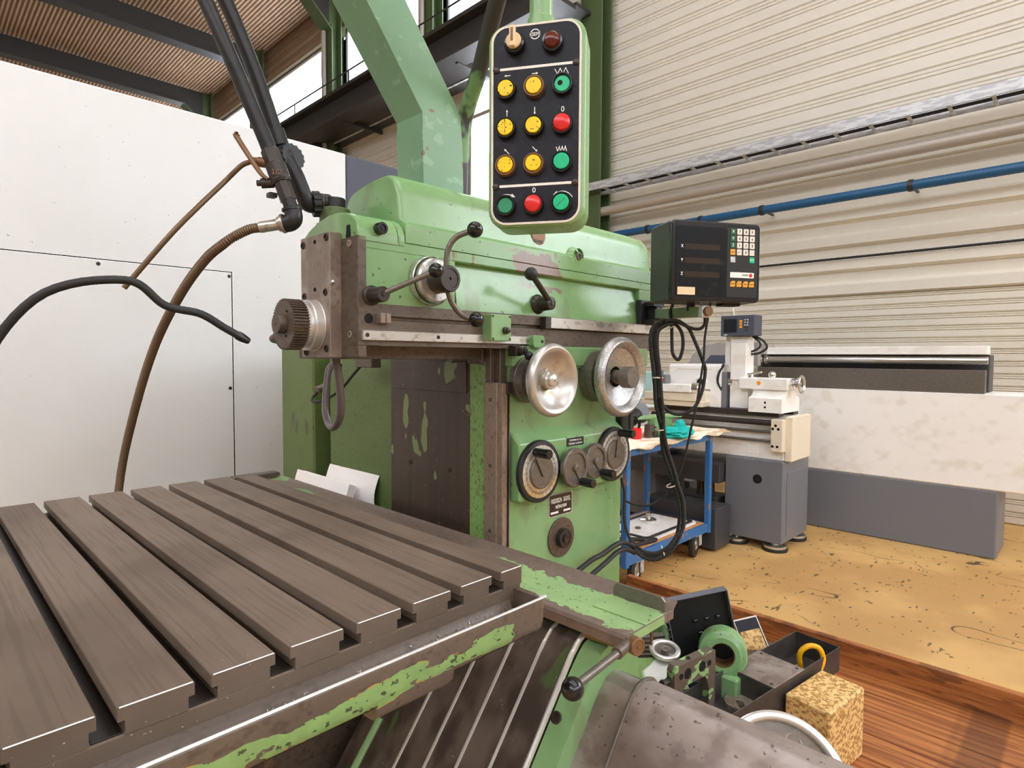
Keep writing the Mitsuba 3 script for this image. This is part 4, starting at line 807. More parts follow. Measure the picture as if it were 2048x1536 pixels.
# ================================================================ coolant pipes at the upper left
t = thing('coolant_pipe', 'black coolant pipe ending in a ribbed union on the spindle head, right of two', 'pipe')
P(t, 'pipe', tube([(.381, 1.144, 2.161), (.422, 1.124, 2.068), (.460, 1.107, 1.964), (.494, 1.094, 1.854), (.502, 1.084, 1.822)], .0132, 16, 4), 'black_pipe')
P(t, 'tee', [tube([(.492, 1.095, 1.862), (.499, 1.088, 1.832)], .0165, 16, 1), ball((.503, 1.083, 1.815), .018)], 'black_pipe')
P(t, 'pipe_nut', at(gear(.0245, .0265, 14, .012), (.507, 1.078, 1.812), (.9, .3, .3), (.62, -.70, .25)), 'black_matt', False)
P(t, 'elbow', tube([(.503, 1.080, 1.812), (.510, 1.072, 1.796), (.517, 1.066, 1.779), (.527, 1.061, 1.750), (.532, 1.060, 1.738)], .0150, 16, 6), 'black_pipe')
P(t, 'elbow', tube([(.530, 1.060, 1.745), (.533, 1.060, 1.735), (.541, 1.062, 1.731), (.552, 1.062, 1.733), (.566, 1.060, 1.738)], .0145, 16, 6), 'black_pipe')
P(t, 'pipe_nut', at(gear(.0215, .0235, 12, .013), (.548, 1.064, 1.734), (0, .3, 1), (.93, -.30, .1)), 'black_matt', False)
P(t, 'union', [lathe([(.016, 0), (.018, .003), (.018, .007), (.015, .010)], (.560, 1.060, 1.737), (.93, -.3, .1), 24), ball((.572, 1.056, 1.740), .0158)], 'steel_dark')
t = thing('coolant_pipe', 'black coolant pipe with a lever valve and metal hose, left of two', 'pipe')
P(t, 'pipe', tube([(.347, 1.119, 2.133), (.396, 1.073, 1.977), (.425, 1.060, 1.900), (.449, 1.045, 1.830), (.458, 1.040, 1.803)], .0130, 16, 4), 'black_pipe')
v0, v1 = np.array([.457, 1.040, 1.806]), np.array([.479, 1.015, 1.718]); vd = (v1 - v0) / np.linalg.norm(v1 - v0)
P(t, 'valve', [lathe([(.0145, 0), (.0155, .002), (.0155, .026), (.0145, .028)], v0, vd, 6), lathe([(.0150, .026), (.0172, .029), (.0172, .052), (.0165, .054), (.0172, .056), (.0165, .058), (.0150, .061)], v0, vd, 28), lathe([(.0140, .060), (.0145, .092), (.0132, .094)], v0, vd, 8)], 'valve')
mat('valve', srgb(60, 54, 50), .4, metal=.35)
P(t, 'valve_lettering', at(text('1/2', .008, .0006, True), v0 + vd * .046 + np.array([-.0105, -.0142, 0]), (.80, -.60, 0), (-.60, -.80, 0)), 'brass', False)
P(t, 'handle', tube([(.415, 1.073, 1.829), (.416, 1.072, 1.823), (.440, 1.043, 1.766), (.450, 1.032, 1.753)], np.interp(np.arange(25), [0, 17, 24], [.0055, .004, .0025]), 10, 8), 'brass')
P(t, 'handle_boss', [rod((.462, 1.036, 1.750), (.444, 1.046, 1.747), .0085), rod((.447, 1.045, 1.748), (.438, 1.050, 1.747), .005), cbox(.452, .466, 1.03, 1.045, 1.724, 1.732, .001)], 'valve')
P(t, 'branch', [rod((.461, 1.040, 1.783), (.444, 1.056, 1.786), .0085), rod((.447, 1.053, 1.786), (.436, 1.066, 1.788), .0065)], 'brass')
P(t, 'copper_tube', tube([(.26, 1.15, 1.56), (.320, 1.115, 1.650), (.364, 1.103, 1.706), (.405, 1.107, 1.753), (.419, 1.094, 1.772), (.428, 1.085, 1.783), (.437, 1.072, 1.788)], .0043, 10, 6), 'copper_hose')
P(t, 'lower_pipe', tube([(.476, 1.018, 1.727), (.479, 1.014, 1.716), (.483, 1.010, 1.700)], .0120, 16, 3), 'black_pipe')
P(t, 'elbow', [tube([(.4815, 1.0115, 1.707), (.484, 1.008, 1.694), (.483, 1.008, 1.685), (.478, 1.013, 1.680), (.470, 1.022, 1.679)], .0148, 16, 6), lathe([(.0150, -.003), (.0168, -.002), (.0168, .002), (.0150, .003)], (.4822, 1.011, 1.703), (.1, -.1, -1), 24)], 'black_pipe')
P(t, 'ferrule', [lathe([(.0155, -.003), (.0165, -.002), (.0165, .002), (.013, .003), (.0125, .008), (.0095, .009), (.0095, .040), (.0088, .041)], (.471, 1.021, 1.679), (-.70, .69, -.17), 24)], 'aluminium')
P(t, 'metal_hose', corr([(.444, 1.048, 1.672), (.430, 1.061, 1.669), (.412, 1.080, 1.657), (.397, 1.093, 1.643), (.381, 1.137, 1.618), (.362, 1.210, 1.561), (.351, 1.330, 1.470), (.341, 1.445, 1.335), (.335, 1.555, 1.171), (.33, 1.62, .95), (.32, 1.68, .5), (.3, 1.8, .02)], .0085, .0042, .16, 12), 'copper_hose', 60)
t = thing('coolant_nozzle', 'black flexible coolant nozzle reaching in from the left in front of the white enclosure', 'nozzle')
P(t, 'hose', tube([(.05, 1.0, 1.215), (.06, 1.0, 1.40), (.12, .965, 1.52), (.212, .933, 1.550), (.258, .927, 1.519), (.299, .914, 1.509), (.329, .910, 1.491), (.347, .906, 1.480)], .0056, 12, 8), 'rubber')
P(t, 'base', cbox(.025, .075, .975, 1.025, 1.1995, 1.225, .003), 'black_matt')
P(t, 'tip', lathe([(.0058, 0), (.0066, .002), (.0066, .008), (.0048, .018), (.0036, .020), (0, .019)], (.346, .9065, 1.4805), (.015, -.009, -.010), 20), 'black_plastic')

# ================================================================ white machine enclosure behind
t = thing('machine_enclosure', 'tall white sheet metal machine enclosure with a grey end behind the milling machine', 'machine enclosure')
P(t, 'body', cbox(-5.2, 1.336, 2.30, 3.9, .06, 2.300, .004), 'white_enclosure'); P(t, 'grey_panel', cbox(1.338, 1.95, 2.302, 3.9, .06, 2.298, .006), 'grey_blue', label='dark grey end panel')
P(t, 'base', cbox(-5.15, 1.9, 2.34, 3.86, 0, .06, .004), 'black_matt')
P(t, 'access_panel', cbox(.02, .861, 2.2975, 2.301, .25, 1.755, .0012), 'white_enclosure')
P(t, 'panel_gap', [cbox(.861, .8645, 2.2992, 2.3005, .25, 1.757, .0002), cbox(.02, .8645, 2.2992, 2.3005, 1.755, 1.758, .0002)], 'hole')
for x, z in ((.853, 1.741), (.851, 1.33), (.853, .9), (.45, 1.741), (.06, 1.741)): P(t, 'screw', bolt((x, 2.2975, z), (0, -1, 0), .006, .0015), 'steel_dark')
P(t, 'door', [cbox(-1.5, -.02, 2.296, 2.301, .25, 2.1, .002)], 'white_enclosure'); P(t, 'door_handle', [rod((-.09, 2.262, 1.0), (-.09, 2.262, 1.4), .012), rod((-.09, 2.262, 1.04), (-.09, 2.30, 1.04), .009), rod((-.09, 2.262, 1.36), (-.09, 2.30, 1.36), .009)], 'black_matt')
P(t, 'door_window', cbox(-1.25, -.25, 2.2945, 2.297, 1.15, 1.9, .002), 'panel_black')
# ================================================================ papers propped against the column
t = thing('catalogue', 'thick white catalogue leaning on the tray behind the slotted table', 'book')
nb = np.array([-.93, .0, .36]); eb = np.array([-.0, -1., -.0])
P(t, 'cover', at(cbox(0, .315, -.115, .0, 0, .0012, .0004), (.876, 1.815, 1.090), eb, np.array([-.95, 0, .31])), 'paper', False)
P(t, 'pages', at(cbox(.002, .313, -.113, -.001, -.020, 0, .0015), (.876, 1.815, 1.090), eb, np.array([-.95, 0, .31])), 'paper_edge', False)
P(mm, 'ledge', cbox(.845, .935, 1.25, 1.95, .985, .997, .002), 'steel_brown'); mat('paper_edge', lambda p, n, uv: mix(srgb(238, 232, 224), srgb(204, 194, 182), .6 * noise(p.x * 900, 0, p.z * 400)), .7)
P(t, 'back_cover', at(cbox(0, .315, -.115, 0, -.0225, -.021, .0004), (.876, 1.815, 1.090), eb, np.array([-.95, 0, .31])), 'paper', False)
pv, pf = [], []
for i in range(9):
    for j, s in enumerate((0, 1)):
        u = i / 8; pv.append((.925 - .018 * math.sin(u * 2.4) + .004 * s, 1.700 - .268 * s, 1.116 - .10 * u)); 
for i in range(8): pf += [[2 * i, 2 * i + 1, 2 * i + 3], [2 * i, 2 * i + 3, 2 * i + 2]]
m = trimesh.Trimesh(pv, pf, process=False); m2 = m.copy(); m2.apply_translation((.0012, 0, 0)); m2.invert()
one('brochure', [m, m2], 'paper', 'thin curled white brochure standing behind the thick catalogue', 'brochure', smooth=True)
# ================================================================ lathe behind, right
mat('lathe_white', lambda p, n, uv: mix(srgb(244, 243, 238), srgb(220, 214, 200), .5 * smoothstep(.5, .75, fbm(p.x * 9, p.y * 9, p.z * 9, 3))), .35)
mat('lathe_cream', srgb(222, 212, 190), .4); mat('lathe_grey', srgb(112, 114, 120), .42); mat('tray_dark', srgb(64, 64, 66), .4); mat('chrome', srgb(225, 224, 220), .14, metal=.95)
mat('cart_blue', lambda p, n, uv: mix(srgb(52, 108, 166), srgb(150, 110, 92), smoothstep(.66, .7, fbm(p.x * 40, p.y * 40, p.z * 14, 3))), .4)
lt = thing('lathe', 'white and grey engine lathe standing behind the blue cart', 'lathe')
P(lt, 'base_cabinet', cbox(4.53, 5.06, 1.645, 2.092, .066, .685, .008), 'lathe_grey')
P(lt, 'cabinet_door', cbox(4.60, 5.02, 1.640, 1.646, .12, .60, .003), 'lathe_grey')
P(lt, 'cable_hole', lathe([(.034, 0), (.034, .003), (.030, .004), (.030, .001), (0, .001)], (4.53, 1.835, .535), (-1, 0, 0), 24), 'hole')
P(lt, 'base_cabinet', cbox(4.55, 5.06, 2.72, 3.3, .066, .685, .008), 'lathe_grey')
for x, y in ((4.60, 2.02), (4.60, 1.72), (5.0, 1.72), (5.0, 2.02), (4.62, 2.8), (4.62, 3.2)):
    k = P(lt, 'foot', lathe([(.090, 0), (.092, .012), (.090, .024), (.06, .024)], (x, y, 0), (0, 0, 1), 32), 'rubber')
    P(k, 'cap', lathe([(.084, .024), (.084, .040), (.078, .044), (.03, .046), (.03, .068)], (x, y, 0), (0, 0, 1), 32), 'chrome')
P(lt, 'chip_tray', [prism([(4.45, .47), (4.45, .615), (4.47, .62), (5.1, .62), (5.1, .47)], 'y', 2.10, 2.92, .004)], 'tray_dark')
P(lt, 'bed', [cbox(4.56, 4.98, 1.655, 3.25, .685, .90, .008), cbox(4.60, 4.94, 1.655, 3.25, .90, 1.01, .004)], 'lathe_white')
P(lt, 'bed_panel', cbox(4.556, 4.562, 1.85, 1.935, .72, .79, .002), 'lathe_white')
P(lt, 'bed_way', [cbox(4.56, 4.66, 1.70, 2.75, 1.01, 1.055, .004), cbox(4.86, 4.96, 1.70, 2.75, 1.01, 1.055, .004)], 'steel_dark')
P(lt, 'lead_screw', rod((4.525, 1.73, .968), (4.525, 2.75, .968), .022, seg=16), 'steel_dark'); P(lt, 'feed_rod', rod((4.53, 1.73, .90), (4.53, 2.75, .90), .011, seg=12), 'steel_grey'); P(lt, 'switch_rod', rod((4.535, 1.73, .83), (4.535, 2.75, .83), .011, seg=12), 'steel_grey')
k = P(lt, 'end_bracket', cbox(4.49, 4.56, 1.645, 1.73, .76, 1.0, .004), 'lathe_cream')
for y, z in ((1.715, .93), (1.675, .93), (1.695, .955), (1.715, .80), (1.68, .80)): P(k, 'bolt', bolt((4.49, y, z), (-1, 0, 0), .010, .002), 'hole')
P(lt, 'bed_end', cbox(4.56, 4.95, 1.60, 1.655, .686, 1.02, .006), 'lathe_cream')
# tailstock
ts = P(lt, 'tailstock', [prism([(4.50, 1.045), (4.50, 1.15), (4.56, 1.17), (4.60, 1.215), (4.76, 1.215), (4.80, 1.17), (4.86, 1.15), (4.86, 1.045)], 'y', 1.66, 1.905), cbox(4.56, 4.74, 1.645, 2.01, 1.213, 1.300, .006)], 'lathe_white')
P(ts, 'quill', [rod((4.65, 2.0, 1.257), (4.65, 2.09, 1.257), .030), lathe([(.038, 0), (.038, .03), (.030, .034), (.010, .075), (0, .08)], (4.65, 2.09, 1.257), (0, 1, 0), 24)], 'chrome')
P(ts, 'hand_wheel', [lathe([(.02, 0), (.045, .004), (.045, .02), (.035, .022), (.035, .04), (.05, .042), (.05, .055), (.02, .057)], (4.65, 1.645, 1.257), (0, -1, 0), 32), lathe([(.060 + .010 * math.cos(a), .07 + .010 * math.sin(a)) for a in np.linspace(0, 2 * math.pi, 13)], (4.65, 1.645, 1.257), (0, -1, 0), 40), rod((4.65, 1.575, 1.257), (4.65, 1.645, 1.257), .015)], 'chrome')
P(ts, 'clamp_handle', [rod((4.60, 1.94, 1.30), (4.60, 1.94, 1.335), .012), rod((4.60, 1.96, 1.325), (4.55, 1.83, 1.345), .008)], 'chrome'); P(ts, 'clamp_knob', [ball((4.60, 1.77, 1.325), .028), rod((4.60, 1.77, 1.29), (4.60, 1.77, 1.32), .014)], 'chrome')
P(ts, 'badge', lathe([(.016, 0), (.016, .002), (0, .002)], (4.56, 1.855, 1.262), (-1, 0, 0), 20), 'key_orange')
for z in (1.12, 1.085): P(ts, 'bolt', bolt((4.50, 1.78, z), (-1, 0, 0), .008, .002), 'hole')
# headstock, saddle, tool post
hs = P(lt, 'headstock', [prism([(4.60, 1.02), (4.60, 1.38), (4.62, 1.40), (4.98, 1.40), (4.98, 1.02)], 'y', 2.17, 2.64, .008)], 'lathe_white')
P(hs, 'side', cbox(4.60, 4.98, 2.13, 2.17, 1.02, 1.34, .006), 'lathe_grey')
P(hs, 'spindle_bore', [lathe([(.062, 0), (.058, .006), (.036, .010), (.034, -.002), (0, -.002)], (4.60, 2.352, 1.25), (-1, 0, 0), 32)], 'lathe_white'); P(hs, 'bore_hole', lathe([(.034, .004), (.034, .0045), (0, .0045)], (4.598, 2.345, 1.248), (-1, 0, 0), 28), 'hole')
P(hs, 'trim_line', cbox(4.597, 4.602, 2.25, 2.56, 1.355, 1.362, .001), 'lathe_cream')
sd = P(lt, 'saddle', [cbox(4.46, 4.94, 2.26, 2.86, 1.056, 1.10, .006), cbox(4.44, 4.60, 2.30, 2.78, 1.10, 1.165, .006)], 'lathe_cream')
P(sd, 'cross_slide', cbox(4.42, 4.52, 2.34, 2.70, 1.172, 1.235, .005), 'lathe_white'); P(sd, 'dial', [rod((4.47, 2.345, 1.205), (4.47, 2.29, 1.205), .045), rod((4.47, 2.29, 1.205), (4.47, 2.265, 1.205), .030), rod((4.47, 2.262, 1.195), (4.47, 2.20, 1.195), .008)], 'chrome')
k = P(lt, 'tool_post', [cbox(4.44, 4.52, 2.575, 2.69, 1.236, 1.31, .005), rod((4.48, 2.655, 1.31), (4.48, 2.655, 1.345), .03)], 'lathe_grey'); P(k, 'red_label', cbox(4.437, 4.441, 2.60, 2.66, 1.255, 1.288, .0008), 'fagor_red')
P(lt, 'splash_guard', prism([(2.06, 1.39), (2.70, 1.39), (2.66, 1.48), (2.56, 1.555), (2.42, 1.585), (2.06, 1.585)], 'x', 5.04, 5.10, .004), 'lathe_guard'); mat('lathe_guard', srgb(158, 154, 148), .4)
P(lt, 'guard_window', prism([(2.10, 1.395), (2.55, 1.395), (2.48, 1.475), (2.10, 1.475)], 'x', 5.035, 5.041, .001), 'grey_blue')
P(lt, 'carriage_hose', corr([(4.62, 2.16, 1.40), (4.60, 2.19, 1.33), (4.60, 2.20, 1.26), (4.61, 2.17, 1.19)], .012, .02, .3, 8), 'rubber')
# readout column of the lathe
cl = P(lt, 'readout_column', [cbox(4.62, 4.72, 1.962, 2.108, 1.056, 1.62, .004), cbox(4.60, 4.622, 1.975, 2.095, 1.28, 1.57, .002)], 'lathe_white'); P(cl, 'side_post', cbox(4.66, 4.70, 2.13, 2.17, 1.40, 1.62, .002), 'lathe_white')
k = thing('lathe_readout', 'small grey digital readout on top of the lathe column', 'display')
P(k, 'case', cbox(4.56, 4.70, 1.895, 2.167, 1.622, 1.782, .006), 'grey_blue'); P(k, 'screen', cbox(4.557, 4.561, 2.035, 2.14, 1.65, 1.755, .001), 'panel_black')
for r in range(3): P(k, 'orange_key', cbox(4.5555, 4.561, 1.993, 2.014, 1.735 - r * .022 - .009, 1.735 - r * .022 + .009, .001), 'key_orange')
for r in range(5):
    for c in range(2): P(k, 'key', cbox(4.5555, 4.561, 1.945 + c * .02, 1.955 + c * .02, 1.745 - r * .02 - .004, 1.745 - r * .02 + .004, .001), 'white_print' if r < 3 else 'black_matt')
P(k, 'name_mark', cbox(4.5565, 4.561, 2.11, 2.14, 1.629, 1.635, .0004), 'white_print')
one('cable', [tube([(4.66, 1.93, 1.62), (4.65, 1.86, 1.58), (4.66, 1.84, 1.53), (4.67, 1.90, 1.49), (4.67, 1.962, 1.48)], .009, 8, 6), tube([(4.66, 1.95, 1.62), (4.65, 1.89, 1.57), (4.66, 1.90, 1.53), (4.67, 1.962, 1.50)], .008, 8, 6)], 'rubber', 'black cables looping from the lathe readout to its column', 'cable')
one('antenna_cable', tube([(4.66, 2.10, 1.78), (4.70, 2.14, 1.9), (4.74, 2.18, 2.1)], .006, 8, 4), 'off_white', 'white cable rising from the small lathe readout', 'cable')
one('coolant_tank', [cbox(4.20, 4.44, 2.0, 2.62, .02, .33, .006)], 'tray_dark', 'dark coolant tank on the floor under the lathe chip tray', 'tank')
k = thing('drain_pipe', 'dark drain pipes running down under the lathe', 'pipe')
P(k, 'pipe', rod((4.60, 2.33, .335), (4.60, 2.33, .47), .03), 'steel_dark'); P(k, 'pipe', rod((4.62, 2.24, .335), (4.62, 2.24, .47), .02), 'steel_brown'); P(k, 'tray', cbox(4.50, 4.75, 2.15, 2.5, 0.0, .335, .004), 'tray_dark')
one('tool_box', cbox(5.12, 5.4, 2.7, 3.2, 0, .30, .006), 'lathe_grey', 'low grey box on the floor beneath the lathe', 'box')
# second lathe behind
l2 = thing('machine_tool', 'second white lathe farther back, with a polished bar along its top', 'lathe')
P(l2, 'body', [cbox(5.5, 6.0, .3, 2.5, .5, 1.2, .01)], 'lathe_white'); P(l2, 'base', cbox(5.5, 6.0, .5, 2.4, 0, .5, .01), 'lathe_grey')
P(l2, 'top_rail', cbox(5.58, 5.72, .6, 2.25, 1.485, 1.55, .004), 'lathe_white'); P(l2, 'support', cbox(5.72, 5.95, .6, 2.3, 1.2, 1.485, .006), 'tray_dark')
P(l2, 'polished_bar', [rod((5.62, 2.20, 1.44), (5.62, .6, 1.44), .030), rod((5.62, 2.23, 1.44), (5.62, 2.2, 1.44), .042)], 'chrome'); P(l2, 'rear_rail', cbox(5.5, 5.58, .6, 2.25, 1.2, 1.37, .004), 'steel_grey')
ga = [(2.50 - .30 * (1 - math.cos(a)), 1.28 + .30 * math.sin(a)) for a in np.linspace(0, math.pi / 2, 8)]; gi = [(2.43 - .23 * (1 - math.cos(a)), 1.28 + .21 * math.sin(a)) for a in np.linspace(math.pi / 2, 0, 8)]
P(l2, 'chuck_guard', prism(ga + gi, 'x', 5.52, 5.75), 'lathe_guard'); P(l2, 'chuck', [rod((5.64, 2.30, 1.35), (5.64, 2.42, 1.35), .10), cbox(5.53, 5.60, 2.30, 2.42, 1.28, 1.40, .006)], 'lathe_cream')
one('machine_housing', prism([(3.05, 0), (3.75, 0), (3.75, 1.30), (3.36, 1.30), (3.30, 1.05)], 'x', 5.6, 5.8, .005), 'turquoise', 'pale turquoise machine housing seen behind the right handwheel', 'machine'); mat('turquoise', srgb(178, 220, 216), .4)

# ================================================================ blue cart
mat('cart_wood', lambda p, n, uv: mix(srgb(206, 152, 98), srgb(176, 118, 70), fbm(p.x * 30, p.y * 6, 0, 3)), .55); mat('cardboard', lambda p, n, uv: mix(srgb(238, 226, 204), srgb(196, 160, 118), .8 * smoothstep(.55, .72, fbm(p.x * 4, p.y * 16, 0, 4))), .65)
ct = thing('cart', 'blue steel trolley cart with two wooden shelves in front of the lathe', 'cart')
for x, y in ((3.085, 2.05), (4.165, 2.05), (3.085, 2.57), (4.165, 2.57)): P(ct, 'post', cbox(x - .02, x + .02, y - .02, y + .02, .155, .90, .003), 'cart_blue')
for z0, z1 in ((.165, .225), (.845, .895)):
    for a in ((3.105, 4.145, 2.035, 2.065), (3.105, 4.145, 2.555, 2.585)): P(ct, 'rail', cbox(a[0], a[1], a[2], a[3], z0, z1, .003), 'cart_blue')
    for a in ((3.07, 3.10, 2.07, 2.55), (4.15, 4.18, 2.07, 2.55)): P(ct, 'rail', cbox(a[0], a[1], a[2], a[3], z0, z1, .003), 'cart_blue')
    P(ct, 'shelf', cbox(3.105, 4.145, 2.066, 2.554, z1 - .03, z1 + .004, .002), 'cart_wood')
for x, y in ((4.02, 2.08), (3.24, 2.08), (4.02, 2.53), (3.24, 2.53)):
    k = P(ct, 'wheel', lathe([(.05, -.018), (.085, -.020), (.098, -.014), (.1, 0), (.098, .014), (.085, .020), (.05, .018)], (x, y, .1), (.25, -1, 0), 32), 'rubber'); P(k, 'rim', lathe([(0, -.012), (.05, -.017), (.05, .017), (.044, .012), (.02, .012), (.018, .022), (0, .022)], (x, y, .1), (.25, -1, 0), 24), 'aluminium')
    P(ct, 'castor_fork', [cbox(x + .028, x + .062, y - .03, y - .022, .08, .162, .001), cbox(x + .028, x + .062, y + .022, y + .03, .08, .162, .001), cbox(x - .03, x + .065, y - .035, y + .035, .156, .166, .001)], 'galvanized')
v, f = [], []
nx, ny = 22, 10
for i in range(nx + 1):
    for j in range(ny + 1):
        x = 3.02 + 1.42 * i / nx; y = 2.0 + .57 * j / ny + .012 * math.sin(i * 1.3) * (j == 0); hang = max(0, 2.03 - y) * .6 + max(0, x - 4.2) * .02
        v.append((x, y, .904 + .006 * math.sin(i * .9 + j * .6) ** 2 - hang))
for i in range(nx):
    for j in range(ny): a = i * (ny + 1) + j; f += [[a, a + ny + 1, a + ny + 2], [a, a + ny + 2, a + 1]]
m = trimesh.Trimesh(v, f, process=False); m2 = m.copy(); m2.apply_translation((0, 0, -.003)); m2.invert()
one('cardboard_sheet', [m, m2], 'cardboard', 'stained sheet of cardboard covering the top of the blue cart', 'cardboard', smooth=True)
one('cup', lathe([(0, 0), (.036, 0), (.036, .065), (.034, .067), (.033, .004), (0, .004)], (3.43, 2.205, .912), (0, 0, 1), 28), 'cup_red', 'small red plastic cup on the blue cart', 'cup'); mat('cup_red', srgb(232, 30, 34), .35)
k = thing('machine_vice', 'green casting with a flat plate and arched foot lying on the blue cart', 'machine part')
P(k, 'plate', prism([(3.44, 2.20), (3.62, 2.28), (3.98, 2.20), (3.85, 2.10)], 'z', 1.032, 1.050, .004), 'green'); P(k, 'body', [prism([(3.62, .914), (3.78, .914), (3.78, 1.033), (3.56, 1.033), (3.56, .99), (3.60, .97)], 'y', 2.14, 2.20), cbox(3.78, 3.92, 2.13, 2.19, .914, .985, .006)], 'green')
P(k, 'foot', [prism([(3.50, .914), (3.54, .914), (3.545, .95), (3.575, .95), (3.58, .914), (3.61, .914), (3.60, 1.0), (3.51, 1.0)], 'y', 2.15, 2.19)], 'steel_brown')
k = thing('power_tool', 'black angle grinder behind the red cup on the blue cart', 'power tool')
P(k, 'body', tube([(3.40, 2.34, .96), (3.52, 2.34, 1.0), (3.64, 2.34, 1.05)], [.035, .036, .040, .042, .044, .046, .048, .05, .05, .052, .052, .054, .054, .054, .055, .055, .05], 14, 8), 'black_matt'); P(k, 'guard', lathe([(0, 0), (.075, 0), (.075, .02), (.07, .022), (0, .022)], (3.66, 2.33, 1.06), (-.3, -1, .2), 28), 'lathe_grey'); P(k, 'cord', tube([(3.40, 2.34, .96), (3.34, 2.30, 1.01), (3.42, 2.24, 1.06), (3.55, 2.26, 1.01), (3.60, 2.30, .93)], .010, 8, 6), 'rubber')
gv = trimesh.creation.icosphere(subdivisions=4, radius=1.0); p0 = gv.vertices.copy(); d = meshkit.fbm(p0 * 2.3 + 4, 4) - .5
gv.vertices = p0 * (1 + .9 * d[:, None]) * [.15, .09, .04] + [3.74, 2.07, .936]; gv.vertices[:, 2] = np.maximum(gv.vertices[:, 2], .911)
g2 = trimesh.creation.icosphere(subdivisions=3, radius=1.0); d2 = meshkit.fbm(g2.vertices * 2 + 9, 4) - .5; g2.vertices = g2.vertices * (1 + .8 * d2[:, None]) * [.05, .03, .045] + [3.75, 2.06, .985]
mat('glove', srgb(0, 178, 170), .5)
one('glove', gv, 'glove', 'crumpled turquoise rubber glove lying flat on the cart near its edge', 'glove', smooth=True); one('glove', g2, 'glove', 'bunched turquoise rubber glove sitting on top of the flat one', 'glove', smooth=True)
k = thing('cover_plate', 'white enamelled cover plate with a dark seal on the lower shelf of the cart', 'plate')
rp_ = lambda dx, dy, c: prism(rrect(3.42 + dx, 4.10 - dx, 2.09 + dy, 2.50 - dy, .05), 'z', *c)
P(k, 'plate', rp_(0, 0, (.231, .243)), 'lathe_white', False); P(k, 'seal', trimesh.creation.extrude_polygon(Polygon(rrect(3.44, 4.08, 2.11, 2.48, .045)).difference(Polygon(rrect(3.462, 4.058, 2.132, 2.458, .03))), .012, engine='earcut').apply_translation((0, 0, .240)), 'rubber', False)
P(k, 'fitting', lathe([(.06, 0), (.06, .012), (.045, .02), (.02, .024), (.018, .06), (0, .062)], (3.85, 2.36, .243), (0, 0, 1), 28), 'chrome'); P(k, 'knob', lathe([(.02, 0), (.02, .01), (0, .012)], (3.62, 2.30, .243), (0, 0, 1), 18), 'steel_grey')
one('seal_strip', tube([(3.12, 2.48, .245), (3.25, 2.32, .244), (3.40, 2.16, .244), (3.48, 2.08, .244), (3.44, 2.075, .244), (3.30, 2.10, .244), (3.16, 2.12, .244)], .013, 8, 8), 'rubber', 'black rubber seal strip curled on the lower shelf of the cart', 'seal')

# ================================================================ timber crate with machine parts
mat('timber', lambda p, n, uv: mix(mix(srgb(176, 112, 58), srgb(134, 78, 40), smoothstep(.35, .65, fbm(p.y * 3, p.z * 60, p.x * 60, 4))), srgb(86, 50, 28), .6 * smoothstep(.58, .7, fbm(p.y * 9, p.z * 40, 3, 3))), .6)
cr = thing('crate', 'low timber sided crate on the floor full of machine parts', 'crate')
P(cr, 'side_board', cbox(3.025, 3.06, -1.2, 2.0, 0, .14, .003), 'timber'); P(cr, 'side_board', cbox(1.55, 1.585, -1.2, .84, 0, .14, .003), 'timber')
for k_ in range(9): P(cr, 'floor_board', cbox(1.587 + k_ * .16, 1.587 + k_ * .16 + .154, -1.2, 2.0 if k_ > 0 else .84, .001, .022, .002), 'timber')
# steel tray with a plate across its middle
tt = math.radians(-8.0); tx_, ty_ = np.array([math.cos(tt), math.sin(tt), 0]), np.array([-math.sin(tt), math.cos(tt), 0]); tO = np.array([2.124, .953, 0.])
def TR(m): return at(m, tO, tx_, (0, 0, 1))
mat('tray_steel', lambda p, n, uv: mix(srgb(60, 56, 54), srgb(88, 82, 78), fbm(p.x * 20, p.y * 20, p.z * 20, 3)), .36, metal=.35)
tr = thing('steel_tray', 'long dark sheet steel tray with a rusty cover plate across its middle', 'tray')
P(tr, 'wall', TR(cbox(-.30, .50, -.003, 0, .205, .300, .0005)), 'tray_steel'); P(tr, 'wall', TR(cbox(-.30, .50, -.178, -.175, .205, .300, .0005)), 'tray_steel'); P(tr, 'end', TR(cbox(.497, .50, -.175, -.003, .205, .300, .0005)), 'tray_steel'); P(tr, 'end', TR(cbox(-.30, -.297, -.175, -.003, .205, .300, .0005)), 'tray_steel')
P(tr, 'bottom', TR(cbox(-.30, .50, -.178, 0, .202, .206, .0005)), 'tray_steel'); P(tr, 'divider', TR(cbox(-.002, .001, -.175, -.003, .206, .299, .0005)), 'tray_steel')
k = P(tr, 'cover_plate', TR(cbox(.0, .212, -.180, .002, .300, .3025, .0006)), 'cover_steel')
for x in (.018, .195):
    for y in (-.02, -.16): P(k, 'rivet', bolt(tuple(tO + tx_ * x + ty_ * y + np.array([0, 0, .3025])), (0, 0, 1), .006, .001), 'steel_dark')
for y in (-.15, -.03): one('bearer', TR(cbox(-.28, .48, y - .02, y + .02, .022, .202, .003)), 'timber', 'timber bearer under the front of the steel tray' if y < -.1 else 'timber bearer under the back of the steel tray', 'timber')
wp = Polygon([(.052 * math.cos(a), .052 * math.sin(a)) for a in np.linspace(0, 2 * math.pi, 41)[:-1]]).difference(Polygon(rrect(-.06, .006, -.012, .012, .008)).union(Polygon(rrect(-.07, .0, -.012, .012, .002))))
wm = trimesh.creation.extrude_polygon(wp, .018, engine='earcut')
one('slotted_washer', at(wm, (2.065, .882, .2065), (.75, .66, 0), (0, 0, 1)), 'steel_plate', 'round steel washer with a slot lying in the steel tray', 'washer', smooth=False)
mat('chipboard', lambda p, n, uv: mix(srgb(226, 190, 124), srgb(172, 128, 70), smoothstep(.4, .62, fbm(p.x * 90, p.y * 90, p.z * 90, 3))), .6)
